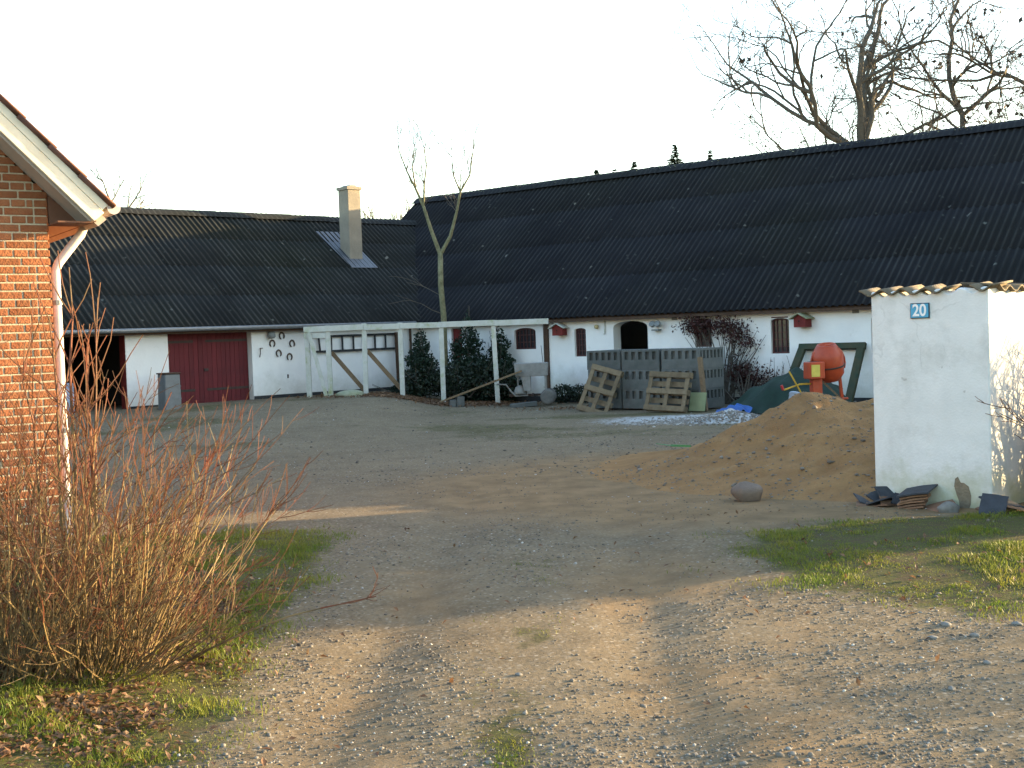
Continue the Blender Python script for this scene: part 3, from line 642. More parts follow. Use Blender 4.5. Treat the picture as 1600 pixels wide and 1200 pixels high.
obj('fascia', MB().box(.290, .314, -OV+.03, GL, 2.955, 3.03), 'eave_brown', roofh)
# half round gutter
gp = []
for i in range(9): gp.append((.46+.055*math.cos(math.pi+math.pi*i/8), 3.075+.055*math.sin(math.pi+math.pi*i/8)))
gp2 = [(x, z) for x, z in gp]+[(.46+.048*math.cos(2*math.pi-math.pi*i/8), 3.075+.048*math.sin(2*math.pi-math.pi*i/8)) for i in range(9)]
gu = obj('gutter', MB().prism(gp2, -OV+.02, GL+.2), 'pipe_paint', house)
obj('gutter_end', MB().prism([(.46+.056*math.cos(a), 3.075+.056*math.sin(a)) for a in [math.pi+math.pi*i/10 for i in range(11)]]+[(.516, 3.09), (.404, 3.09)], -OV+.004, -OV+.018), 'pipe_paint', gu)
dp = [(.34, .10, 3.06), (.32, .10, 2.96), (.29, .10, 2.89), (.09, .10, 2.64), (.06, .10, 2.57), (.06, .10, 1.5), (.06, .10, 0.25), (.10, .05, .12)]
dpo = obj('downpipe', MB().tube(dp, .040, 10), 'pipe_paint', house, True)
for z in (2.3, 1.2): obj('pipe_clip', MB().tube([(.06, .10, z-.02), (.06, .10, z+.02)], .048, 10), 'zinc', dpo)

# ------------------------------------------------------------------ white pier and garden wall with the house number
P0 = Vector((4.66, 12.48, 0)); P1 = Vector((3.775, 13.385, 0)); ax = (P0-P1); LA = ax.length; ax.normalize()
bx_ = Vector((.73, .683, 0)).normalized()
pier = empty('garden_wall', tuple(P1), math.atan2(ax.y, ax.x), 'white rendered garden wall corner with tile capping and house number', 'wall')
def wavetop(L, base, amp=.028, per=.242, n=60): return [(L*i/n, base+amp*math.cos(2*math.pi*(L*i/n)/per-.5)) for i in range(n+1)]
TW = .30; WH = 2.17; LB = 7.7
wt = wavetop(LA, WH)
wm = mat('render_white', (0.74, 0.74, 0.72), (0.66, 0.665, 0.645), 2.6, 0.9, 0.22, 40, 0.1, c3=(0.50, 0.50, 0.47), s3=1.7, t3=(0.50, 0.76))
# algae towards the damp foot: a stain with its own ragged edge
t = wm.node_tree; b = t.nodes['Principled BSDF']; src = b.inputs['Base Color'].links[0].from_socket
P = nn(t, 'ShaderNodeNewGeometry').outputs['Position']; sx = nn(t, 'ShaderNodeSeparateXYZ'); t.links.new(P, sx.inputs[0])
ns_ = noise(2.6, 8, .7); stn = mrange(mth('MULTIPLY_ADD', ns_, -1.3, sx.outputs[2]), -.70, -.22, .75, 0.0)
nodeout = mixc(stn, src, (0.36, 0.37, 0.20)); chips = mrange(noise(7.5, 3, .5), .735, .765, 0, .5); nodeout = mixc(chips, nodeout, (0.30, 0.29, 0.26))
wv_ = nn(t, 'ShaderNodeTexVoronoi', feature='DISTANCE_TO_EDGE'); wv_.inputs['Scale'].default_value = 1.1
wp = nn(t, 'ShaderNodeMix', data_type='VECTOR'); wp.inputs[0].default_value = .12; t.links.new(P, wp.inputs[4]); wn = nn(t, 'ShaderNodeTexNoise'); wn.inputs['Scale'].default_value = 5; t.links.new(P, wn.inputs['Vector']); t.links.new(wn.outputs['Color'], wp.inputs[5]); t.links.new(wp.outputs[1], wv_.inputs['Vector'])
crk = mth('MULTIPLY', mrange(wv_.outputs['Distance'], .003, .006, .16, 0), mrange(noise(1.3, 3), .5, .58)); nodeout = mixc(crk, nodeout, (0.22, 0.22, 0.20))
t.links.new(nodeout, b.inputs['Base Color'])
legA = MB().prism([(0, -.1), (LA, -.1), (LA, WH)]+[(x, z) for x, z in reversed(wt)], 0, TW)
obj('wall', legA, wm, pier, bev=.012)
angB = math.atan2(bx_.y, bx_.x)-math.atan2(ax.y, ax.x)
legB = MB().prism([(.004, -.1), (LB, -.1)]+list(reversed([(x, z-.01) for x, z in wavetop(LB, WH, n=260) if x > .004])), .0, TW)
lb = obj('wall', legB, wm, pier); lb.location = (LA, 0, 0); lb.rotation_euler = (0, 0, angB)
# patch of fallen render, bare mortar below
pp = []
for i in range(14):
    a = 2*math.pi*i/14; rr = 1+.22*math.sin(3*a+1)+random.uniform(-.12, .12); pp.append((.965+.075*rr*math.cos(a)+.03*math.sin(a)*-1, .13+.19*rr*math.sin(a)))
obj('bare_patch', MB().prism(pp, -.006, .05), mat('bare_mortar', (.23, .19, .13), (.17, .14, .10), 12, .95, .6, 40), pier)
# S shaped capping tiles
n = 10
def cap_mesh(W=.255, D=.40):
    mbq = MB(); pr = [(-.5*W+W*i/n, .028*math.cos(2*math.pi*(i/n)*W/.242+.0)) for i in range(n+1)]; k = n+1
    v = [(x, -.05, z+.020) for x, z in pr]+[(x, D-.05, z+.055) for x, z in pr]+[(x, -.05, z+.002) for x, z in pr]+[(x, D-.05, z+.037) for x, z in pr]
    f = [(i, i+1, k+i+1, k+i) for i in range(n)]+[(2*k+i+1, 2*k+i, 3*k+i, 3*k+i+1) for i in range(n)]+[(i+1, i, 2*k+i, 2*k+i+1) for i in range(n)]+[(k+i, k+i+1, 3*k+i+1, 3*k+i) for i in range(n)]+[(0, k, 3*k, 2*k), (k-1, 3*k-1, 4*k-1, 2*k-1)]
    me = mbq.add(v, f).mesh('cap_tile', True); fixn(me); me.materials.append(M['cap_tile']); return me
cme = cap_mesh()
ph = .5*.242/(2*math.pi)*2
for i in range(6):
    x = .5/(2*math.pi)*.242+i*.242
    if i == 4: continue
    if x > LA+.05: break
    o = bpy.data.objects.new('cap_tile', cme); COL.objects.link(o); o.parent = pier; o.location = (x, 0, WH+random.uniform(0, .008)); o.rotation_euler = (0, random.uniform(-.04, .04), random.uniform(-.05, .05))
for i in range(1, 32):
    x = .5/(2*math.pi)*.242+i*.242
    o = bpy.data.objects.new('cap_tile', cme); COL.objects.link(o); o.parent = pier
    q = Matrix.Rotation(angB, 4, 'Z') @ Vector((x, 0, 0)); o.location = (LA+q.x, q.y, WH-.01+random.uniform(0, .01)); o.rotation_euler = (0, random.uniform(-.04, .04), angB+random.uniform(-.05, .05))
# house number plate
np_ = empty('house_number', tuple(P1+ax*.555-Vector((-ax.y, ax.x, 0))*.004+Vector((0, 0, 1.985))), math.atan2(ax.y, ax.x), 'blue enamel plate with white number 20 on white wall', 'number plate')
obj('plate', MB().box(-.105, .105, -.014, 0, -.078, .078), 'plate_edge', np_, bev=.004)
obj('enamel', MB().box(-.096, .096, -.0175, -.0142, -.069, .069), 'plate_blue', np_)
fc = bpy.data.curves.new('number', 'FONT'); fc.body = '20'; fc.size = .165; fc.align_x = 'CENTER'; fc.align_y = 'CENTER'; fc.extrude = .001; fc.offset = .0035; fc.space_character = 1.0
to = bpy.data.objects.new('tmp', fc); COL.objects.link(to); bpy.context.view_layer.update()
tm = bpy.data.meshes.new_from_object(to.evaluated_get(bpy.context.evaluated_depsgraph_get())); bpy.data.objects.remove(to); tm.materials.clear()
o = link('number', tm, 'plate_white', np_); o.rotation_euler = (R(90), 0, 0); o.location = (0, -.0192, 0); o.scale = (.92, 1.02, 1)

# ------------------------------------------------------------------ pergola frame
PY = 34.2
perg = empty('pergola', (-3, PY, 0), 0, 'white painted timber pergola frame across the yard corner', 'pergola')
def pg(x, z=0, dy=0): return (x+3, dy, z)
for x, zb, zt, lean in ((-5.42, .24, 2.14, 0), (-4.86, .26, 2.28, .02), (-3.9, .26, 2.30, -.02), (-2.93, .22, 2.29, .0), (-1.84, .0, 2.27, 0), (-.42, .0, 2.27, .06)):
    obj('post', MB().beam(pg(x+lean*.5, g0(x, PY)-.1), pg(x-lean*.5, zt), .125, .125, (0, 1, 0)), 'white_wood', perg, bev=.006)
bx0 = -5.5
for a, c in ((-5.5, -3.9), (-3.9, -2.93), (-2.93, -1.84), (-1.84, -.42), (-.42, 1.03)):
    obj('beam', MB().beam(pg(a+.003, 2.20+random.uniform(-.012, .012), -.075), pg(c-.003, 2.20+random.uniform(-.012, .012), -.075), .045, .15), 'white_wood', perg, bev=.004)
obj('beam', MB().beam(pg(-5.5, 2.03, -.05), pg(-4.93, 2.02, -.05), .05, .14), 'white_wood', perg)
obj('sloping_board', MB().beam(pg(-5.36, 2.12, -.12), pg(-4.94, .33, -.12), .10, .03, (0, 1, 0)), 'white_wood', perg)
for a, c in (((-4.80, 1.56), (-3.95, .50)), ((-3.85, 1.58), (-2.98, .52))):
    obj('brace', MB().beam(pg(a[0], a[1], .10), pg(c[0], c[1], .10), .11, .05, (0, 1, 0)), 'timber', perg)
def rock(name, loc, size, material, seed, label=None, cat=None, group=None, flat=.7, parent=None, rot=0):
    bm = bmesh.new(); bmesh.ops.create_icosphere(bm, subdivisions=3, radius=1); rs = np.random.default_rng(seed)
    dirs = rs.normal(size=(10, 3)); dirs /= np.linalg.norm(dirs, axis=1)[:, None]; offs = rs.uniform(.72, .95, 10)
    for v in bm.verts:
        p = np.array(v.co)
        for d, o_ in zip(dirs, offs):
            q = p@d
            if q > o_: p = p-d*(q-o_)*.8
        p = p*(1+.05*(math.sin(p[0]*5+seed)*math.cos(p[1]*4)+math.sin(p[2]*6)))
        v.co = (p[0]*size[0], p[1]*size[1], p[2]*size[2])
    me = bpy.data.meshes.new(name); bm.to_mesh(me); bm.free(); me.shade_smooth()
    o = link(name, me, material, parent); o.location = loc; o.rotation_euler = (0, 0, rot)
    return tag(o, label, cat, group)
rock('field_stone', (-4.28, 33.7, .40), (.40, .26, .20), 'field_stone', 3, 'large pale rounded boulder at foot of pergola posts', 'boulder')
rock('field_stone', (-4.05, 33.45, .34), (.16, .12, .09), 'field_stone', 5, 'small pale stone leaning on the large pergola boulder', 'stone')
rock('granite_boulder', (2.52, 13.9, .075), (.185, .15, .135), 'boulder', 9, 'rounded brown granite boulder lying on the sand', 'boulder', rot=.5)
# ------------------------------------------------------------------ old wheeled machine and plank
mc = empty('hopper_machine', (.52, 33.2, .04), R(-4), 'old grey wheeled hopper machine beside the barn wall', 'machine')
hp = MB(); v = [(sx*(.43-dx), sy*(.32-dx), z) for z, dx in ((.74, .02), (1.08, 0)) for sx, sy in ((-1, -1), (1, -1), (1, 1), (-1, 1))]
hp.add(v, [(3, 2, 1, 0), (4, 5, 6, 7)]+[(i, (i+1) % 4, (i+1) % 4+4, i+4) for i in range(4)]); obj('hopper', hp, 'old_grey', mc, bev=.01)
obj('chute', MB().prism([(-.26, .74), (-.02, .74), (-.02, .36), (-.20, .38)], -.3, -.05), 'old_grey', mc)
obj('motor_hood', MB().lathe([(.03, .17), (.13, .12), (.17, 0), (.17, -.06)], 14, Matrix.Translation((-.30, -.12, .34))), 'old_grey', mc, True)
obj('chassis', MB().box(-.6, .42, -.05, .05, .22, .28).box(-.02, .04, -.3, .3, .22, .28), 'iron', mc)
for x, y in ((-.38, .25), (.36, .25), (.36, -.25)): obj('leg', MB().beam((x, y, .22), (x, y, .75), .045, .045, (0, 1, 0)), 'old_grey', mc)
obj('drawbar', MB().tube([(-.1, -.2, .25), (-.42, -.22, .24), (-.55, -.22, .38), (-.66, -.22, .54), (-.9, -.22, .56)], .022, 7), 'old_grey', mc, True)
for s_, lab in ((-1, 0), (1, 0)):
    mt = Matrix.Translation((.42, s_*.36, .20)) @ Matrix.Rotation(R(90), 4, 'X')
    wl = obj('wheel', MB().lathe([(.13, -.05), (.185, -.045), (.20, 0), (.185, .045), (.13, .05)], 22, mt), 'rubber', mc, True)
    obj('rim', MB().lathe([(.02, -.04), (.05, -.045), (.05, -.02), (.12, -.018), (.12, .018), (.05, .02), (.05, .045), (.02, .04)], 18, mt), 'old_grey', wl, True)
obj('control_rod', MB().tube([(.30, .1, 1.05), (.26, .1, 1.52)], .008, 5), 'iron', mc)
o = obj('concrete_slab', MB().box(-.34, .34, -.12, .12, -.02, .10), 'concrete', bev=.012); o.location = (.28, 32.75, g0(.28, 32.75)+.02); o.rotation_euler = (0, R(-4), R(12)); tag(o, 'low grey concrete slab under the hopper machine', 'slab')
o = obj('long_plank', MB().beam((-1.86, 32.95, .20), (.26, 32.78, .93), .16, .05), 'timber', bev=.004); tag(o, 'weathered plank leaning up to the grey hopper machine', 'plank')
o = obj('concrete_block', MB().box(-.10, .10, -.15, .15, 0, .28).box(-.28, -.105, -.10, .10, 0, .20), 'concrete', bev=.02); o.location = (-1.36, 33.0, g0(-1.36, 33.0)-.01); o.rotation_euler = (0, 0, R(14)); tag(o, 'grey concrete block propping the sloping plank', 'block')

# ------------------------------------------------------------------ right yard: stack of slotted concrete panels, pallets
rp = lambda x, y, z=0: Vector((8.2, 28.9, 0))+Vector((.7705, -.6374, 0))*x+Vector((.6374, .7705, 0))*y+Vector((0, 0, z))
AR = math.atan2(-.6374, .7705)
def panel_mesh(W, D, H, ns):
    mb = MB(); h0 = H*.50; h1 = H*.90
    mb.box(0, W, 0, D, 0, h0); mb.box(0, W, 0, D, h1, H)       # solid lower band, thin top slab
    mb.box(.07, W-.07, .07, D-.07, h0, h1)                       # core
    for (y0, y1) in ((0, .069), (D-.069, D)):
        for i in range(ns+1):
            a = W*i/(ns+.42); mb.box(a, min(W, a+W/(ns+.42)*.42), y0, y1, h0, h1)
    m_ = 6
    for xx in ((0, .069), (W-.069, W)):
        for i in range(m_):
            a = .0701+(D-.14)*(i+.3)/m_; mb.box(xx[0], xx[1], a, a+(D-.14)/m_*.42, h0, h1)
    return mb
colw = [(-6.12, .98), (-5.12, 1.06), (-4.02, 1.02)]
npn = 0
words_c = ['left', 'middle', 'right']; words_r = ['bottom', 'middle', 'top']
for ci, (x0, W) in enumerate(colw):
    pmsh = panel_mesh(W-.02, 1.1, .455, 5).mesh('slotted_panel'); fixn(pmsh); pmsh.materials.append(M['concrete'])
    for r_ in range(3):
        o = bpy.data.objects.new('slotted_panel', pmsh); COL.objects.link(o); p = rp(x0+random.uniform(-.012, .012), -2.6+random.uniform(-.02, .02), .04+r_*.459); o.location = p; o.rotation_euler = (0, 0, AR+random.uniform(-.012, .012))
        tag(o, 'grey slotted concrete panel, %s tier of the %s column of the stack' % (words_r[r_], words_c[ci]), 'concrete panel', 'stacked slotted concrete panels')
def pallet(name, label, p, lean, rz, W=.8, L=1.2, roll=0):
    e = empty(name, tuple(p), rz, label, 'pallet', 'pallets leaning on the stack'); e.rotation_mode = 'XYZ'; e.rotation_euler = (lean, roll, rz)
    # pallet stands on its short edge: local x width, z length, y thickness; shows its underside
    for x in (0, W/2-.05, W-.10): obj('bottom_board', MB().box(x, x+.10, -.022, 0, 0, L), 'pallet_wood', e)
    for z in (0, L/2-.07, L-.12):
        obj('stringer', MB().box(0, W, .079, .10, z, z+.14), 'pallet_wood', e)
        for x in (0, W/2-.05, W-.10): obj('block', MB().box(x+.003, x+.097, .001, .078, z+.01, z+.13), 'pallet_wood', e)
    for i in range(5): obj('deck_board', MB().box(.002, W-.002, .101, .123, .005+i*(L-.13)/4, .125+i*(L-.13)/4), 'pallet_wood', e)
    for z in (0.001, L/2-.06, L-.125): obj('cross_board', MB().box(-.004, W+.004, -.046, -.0235, z, z+.12), 'pallet_wood', e)
pallet('wooden_pallet', 'wooden pallet propped upright at left end of the concrete stack', rp(-5.95, -3.30, .06), R(-20), AR+.10, .8, 1.15, R(14))
pallet('wooden_pallet', 'wooden pallet propped before the middle of the concrete stack', rp(-4.12, -3.2, .06), R(-17), AR-.03, 1.08, .9, R(2))
o = obj('plywood_sheet', MB().box(0, .44, 0, .02, 0, .42), 'pale_green'); o.location = rp(-3.12, -2.92, .03); o.rotation_euler = (R(-13), 0, AR-.1); tag(o, 'small pale green sheet leaning beside a pallet', 'sheet')
o = obj('leaning_timber', MB().beam((0, 0, 0), (-.22, .18, 1.2), .10, .07, (0, 1, 0)), 'timber'); o.location = rp(-2.72, -2.85, .02); o.rotation_euler = (0, 0, AR); tag(o, 'grey timber leaning against right end of the concrete stack', 'timber')
# dark green frame leaning on the wall
gfr = empty('door_frame', tuple(rp(-1.98, -.75, .02)), AR, 'dark green open timber frame leaning on the white wall', 'frame'); gfr.rotation_euler = (R(-25), 0, AR)
for a, c in (((0, 0, 0), (.28, 0, 1.40)), ((1.66, 0, 0), (1.74, 0, 1.40))): obj('side_piece', MB().beam(a, c, .17, .10, (0, 1, 0)), 'frame_green', gfr)
obj('top_piece', MB().beam((.20, 0, 1.46), (1.84, 0, 1.46), .10, .14), 'frame_green', gfr)
obj('bottom_piece', MB().beam((0, 0, .02), (1.75, 0, .02), .10, .10), 'frame_green', gfr)
# ------------------------------------------------------------------ tarpaulins
def cloth(name, fn, nx_, ny_, material, label, cat):
    v = []; f = []
    for j in range(ny_):
        for i in range(nx_): v.append(fn(i/(nx_-1), j/(ny_-1)))
    for j in range(ny_-1):
        for i in range(nx_-1): a = j*nx_+i; f.append((a, a+1, a+nx_+1, a+nx_))
    me = bpy.data.meshes.new(name); me.from_pydata(v, [], f); me.update(); me.shade_smooth(); o = link(name, me, material)
    return tag(o, label, cat)
def tarpf(u, v):
    x = 4.6+2.5*u; y = 26.7+2.0*v; q = math.hypot((u-.62)/.62, (v-.5)/.62)
    h = .93*max(0, 1-q)**.8
    h += .045*math.sin(u*13+v*7)*min(1, q+.2)*(1 if h > .02 else .4)+.03*math.sin(u*31-v*12+1)+.05*float(fbm(u*6, v*6))
    return (x+.05*math.sin(v*17), y+.05*math.sin(u*14), max(.015, h))
cloth('green_tarp', tarpf, 60, 46, 'tarp_green', 'dark green tarpaulin draped over a heap beside the mixer', 'tarpaulin')
def bluef(u, v):
    x = 4.35+.62*u; y = 26.75+.55*v; h = .04+.17*max(0, 1-math.hypot((u-.7)/.7, (v-.5)/.6))+.07*float(fbm(u*5+3, v*5))+.04*math.sin(u*19+v*11)
    return (x+.06*math.sin(v*9), y, max(.02, h))
cloth('blue_tarp', bluef, 30, 24, 'tarp_blue', 'crumpled bright blue plastic sheet at the tarpaulin edge', 'plastic sheet')
# white gravel heap
def heap(name, cx, cy, rx, ry, h, n, material, label, cat, seed=0, fr=3.0, na=.25):
    v = []; f = []
    for j in range(n):
        for i in range(n):
            u = 2*i/(n-1)-1; w_ = 2*j/(n-1)-1; q = math.hypot(u, w_)
            z = h*(max(0, 1-q)**1.1)*(1-na+2*na*float(fbm(u*fr+seed, w_*fr+seed)))+.05*(float(fbm(u*14+seed, w_*14))-.5)*max(0, 1.05-q)
            x = cx+rx*u; y = cy+ry*w_; v.append((x, y, g0(x, y)+z-.015))
    for j in range(n-1):
        for i in range(n-1): a = j*n+i; f.append((a, a+1, a+n+1, a+n))
    me = bpy.data.meshes.new(name); me.from_pydata(v, [], f); me.update(); me.shade_smooth(); return tag(link(name, me, material), label, cat)
heap('lime_heap', 4.35, 25.6, .95, .75, .24, 40, 'lime', 'low heap of white crushed gravel before the tarpaulin', 'gravel heap', 3)

# ------------------------------------------------------------------ orange mixer
mx = empty('concrete_mixer', (6.08, 25.0, .08), R(10), 'orange tilting drum concrete mixer with yellow handle', 'concrete mixer'); mx.scale = (.9, .9, .92)
mt = Matrix.Translation((.16, .1, 1.10)) @ Matrix.Rotation(R(-8), 4, 'Y') @ Matrix.Rotation(R(10), 4, 'X')
dr = obj('drum', MB().lathe([(.10, -.40), (.24, -.36), (.335, -.22), (.345, -.03), (.345, .0), (.345, .16), (.32, .24), (.24, .36), (.20, .42), (.17, .42), (.17, .36)], 32, mt), 'orange', mx, True)
obj('drum_rim', MB().lathe([(.344, -.06), (.365, -.055), (.365, -.03), (.344, -.025)], 32, mt), 'iron', dr, True)
obj('yoke', MB().tube([(mt @ Vector((.40*math.cos(a)*1.0, 0.0, .42*math.sin(a)-.02))) for a in [R(-20)+R(220)*i/14 for i in range(15)]], .025, 8), 'orange', mx, True)
mo_ = obj('motor_box', MB().box(-.46, -.12, -.40, -.02, .80, 1.16), 'orange', mx, bev=.02)
obj('sticker', MB().box(-.43, -.24, -.406, -.401, .85, 1.10), 'sticker', mo_)
obj('vent_grille', MB().box(-.40, -.20, -.30, -.12, 1.161, 1.167), 'plinth', mo_)
obj('stand', MB().box(-.34, -.12, -.24, -.06, 0, .80), 'orange', mx, bev=.01)
obj('front_leg', MB().beam((-.2, -.1, .86), (.62, -.42, 0), .06, .04), 'timber', mx)
obj('rear_leg', MB().beam((.46, .2, .95), (.60, .3, 0), .06, .05), 'orange', mx)
obj('cross_tube', MB().tube([(-.3, .12, .30), (.62, .12, .34)], .025, 7), 'orange', mx)
obj('tilt_handle', MB().tube([(-.36, -.18, .70), (-.62, -.20, .70), (-1.02, -.30, .60), (-1.06, -.30, .64)], .020, 8), 'yellow', mx, True)
obj('handle_grip', MB().tube([(-1.04, -.30, .60), (-1.08, -.31, .70)], .028, 8), 'red_plastic', mx)
obj('lever', MB().beam((-.88, -.26, .98), (-.62, -.26, .52), .05, .02), 'yellow', mx)
obj('lever', MB().beam((-.62, -.262, .52), (-.36, -.2, .36), .05, .02), 'yellow', mx)
obj('axle', MB().tube([(.6, -.42, .16), (.6, .42, .16)], .02, 6), 'iron', mx)
bk = empty('plastic_bucket', (5.45, 25.0, .1), 0, 'pale blue plastic bucket tipped over beside the mixer', 'bucket'); bk.rotation_euler = (R(-20), R(24), 0)
obj('body', MB().lathe([(.13, 0), (.17, .42), (.18, .42), (.18, .45), (.16, .45), (.12, .02)], 20, Matrix.Identity(4)), 'bucket', bk, True)
obj('handle', MB().tube([(.17*math.cos(a), .02, .43-.14*math.sin(a)) for a in [math.pi*i/10 for i in range(11)]], .006, 5), 'zinc', bk)

# ------------------------------------------------------------------ sand pile
def sandz(x, y):
    prof = np.interp(x, [-.2, .6, 1.5, 2.4, 3.2, 3.85, 4.05, 4.6, 5.3, 7, 9, 11], [0, .0, .05, .29, .68, 1.01, 1.0, .86, 1.10, 1.22, .7, 0])
    yc = 17.0; fr_ = np.interp(x, [0, 2.4, 4, 11], [1.9, 3.0, 3.9, 3.6])
    wv = np.where(y < yc, np.clip(1-(yc-y)/fr_, 0, 1)**1.12, np.clip(1-(y-yc)/3.0, 0, 1)**1.05)
    n_ = fbm(x*.9+3, y*.9, 4)-.5; n2 = fbm(x*3.1, y*3.1+5, 4)-.5
    return prof*wv*(1+.30*n_)+.16*n2*np.clip(prof*wv*3, 0, 1)+.06*(fbm(x*8.3+2, y*8.3, 3)-.5)*np.clip(prof*wv*4, 0, 1)
sx_ = np.linspace(-.3, 11.2, 190); sy_ = np.linspace(12.9, 20.2, 130); SX, SY = np.meshgrid(sx_, sy_)
SZ = sandz(SX, SY)+gz(SX, SY)-.02+.0*SX
V = np.stack([SX, SY, SZ], -1).reshape(-1, 3); k = len(sx_); I = (np.arange(len(sy_)-1)[:, None]*k+np.arange(k-1)[None]).ravel()
Q = np.stack([I, I+1, I+1+k, I+k], -1)
# keep the sand on the yard side of the garden wall
dd = (V[:, 0]-4.66)*(-.683)+(V[:, 1]-12.48)*.73
keep = np.all((dd > .15)[Q], 1) & (np.max(sandz(V[:, 0], V[:, 1])[Q], 1) > .012)
me = np_mesh('sand_pile', V, Q[keep], 4, True); sand = link('sand_pile', me, 'sand_grain'); tag(sand, 'large pile of brown sand behind the white garden wall', 'sand pile')
o = obj('green_spade', MB().box(-.11, .11, -.16, .16, -.004, .004).beam((0, .15, .0), (0, .75, .02), .03, .03), 'green_plastic'); o.location = (2.28, 19.0, .16); o.rotation_euler = (R(-8), R(6), R(-35)); tag(o, 'small green plastic spade lying at edge of the sand', 'spade')

# ------------------------------------------------------------------ roof tile debris at the wall foot
dme = []
for q, (W, D) in enumerate(((.24, .30), (.20, .24), (.28, .36))):
    mbq = MB(); n = 6; pr = [(-.5*W+W*i/n, .004*math.cos(math.pi*(i/n-.5)*1.6)) for i in range(n+1)]; k = n+1
    v = [(x, -D/2, z) for x, z in pr]+[(x, D/2, z) for x, z in pr]+[(x, -D/2, z-.017) for x, z in pr]+[(x, D/2, z-.017) for x, z in pr]
    f = [(i, i+1, k+i+1, k+i) for i in range(n)]+[(2*k+i+1, 2*k+i, 3*k+i, 3*k+i+1) for i in range(n)]+[(i+1, i, 2*k+i, 2*k+i+1) for i in range(n)]+[(k+i, k+i+1, 3*k+i+1, 3*k+i) for i in range(n)]+[(0, k, 3*k, 2*k), (k-1, 3*k-1, 4*k-1, 2*k-1)]
    for mname in ('slate_tile', 'tile_edge'):
        me = MB().add(v, f).mesh('broken_tile'); fixn(me); me.materials.append(M[mname]); dme.append(me)
pw = lambda a, d, z: P1+ax*a+Vector((ax.y, -ax.x, 0))*d+Vector((0, 0, z))
def gpt(p): return g0(p.x, p.y)
deb = [(-.10, .22, .05, 20, 30, 10, 0), (.02, .12, .10, 35, -10, 40, 2), (.10, .24, .06, -25, 20, 60, 0), (.16, .10, .12, 50, 5, 20, 4), (.24, .20, .05, 15, -30, 80, 1), (.20, .30, .03, 8, 10, 130, 3), (.30, .12, .09, 30, 20, -20, 2), (-.02, .34, .03, 10, -8, 75, 3)]
deblab = ['slate grey tile at the left end of the tile jumble below the number plate', 'slate grey tile propped steeply against the wall at left of the jumble', 'slate grey tile tilted backwards in middle of the tile jumble', 'large slate grey tile standing against the wall in the jumble', 'brown broken tile on edge at the right of the tile jumble', 'brown broken tile lying flat in the grass before the jumble', 'slate grey tile leaning next to the small tile stack', 'brown broken tile flat at the front left of the jumble']
for i, (a, d, z, rx, ry, rz, k_) in enumerate(deb):
    p = pw(a*.9+.08, d*.85, 0); o = bpy.data.objects.new('broken_tile', dme[k_]); COL.objects.link(o); o.scale = (.85,)*3; o.location = (p.x, p.y, gpt(p)+z*.75-.01); o.rotation_euler = (R(rx*.8), R(ry), R(rz))
    tag(o, deblab[i], 'roof tile', 'loose tiles in the jumble by the wall corner')
order = ['bottom', 'second', 'third', 'fourth', 'fifth', 'top']
for i in range(6):
    p = pw(.52+.012*i, .20, 0); o = bpy.data.objects.new('stacked_tile', dme[1 if i < 5 else 4]); COL.objects.link(o); o.location = (p.x, p.y, gpt(p)+.03+i*.030); o.rotation_euler = (R(7), R(-10), math.atan2(ax.y, ax.x)+R(14+random.uniform(-8, 8))); o.scale = (1.15, .95, 1)
    tag(o, '%s roof tile of the small leaning stack at the wall foot' % order[i], 'roof tile', 'tiles in the small stack')
o = bpy.data.objects.new('broken_tile', dme[5]); COL.objects.link(o); p = pw(.86, .24, 0); o.location = (p.x, p.y, gpt(p)+.035); o.rotation_euler = (R(5), R(-14), R(-10)); tag(o, 'single brown tile lying between the tile stack and the bare patch', 'roof tile')
for i, (a, d, z, rx, ry, rz, k_, lab) in enumerate(((1.36, .12, .03, 5, -8, 20, 1, 'bottom brown tile of the pile past the wall corner'), (1.40, .10, .06, 4, -4, 35, 1, 'middle brown tile of the pile past the wall corner'), (1.40, .08, .095, 8, 6, 10, 4, 'dark tile topping the pile past the wall corner'),
                                             (1.44, .36, .06, 48, 6, -30, 0, 'slate grey tile standing on edge past the wall corner'), (1.62, .12, .04, 10, 10, 60, 5, 'brown tile at the far right beyond the wall corner'))):
    p = pw(a, d, 0); o = bpy.data.objects.new('broken_tile', dme[k_]); COL.objects.link(o); o.location = (p.x, p.y, gpt(p)+z); o.rotation_euler = (R(rx), R(ry), R(rz)); tag(o, lab, 'roof tile')
p = pw(1.02, .40, 0); rock('rubble_stone', (p.x, p.y, gpt(p)+.03), (.115, .08, .075), 'grey_stone', 21, 'pale grey rubble stone in grass before the bare patch', 'stone')

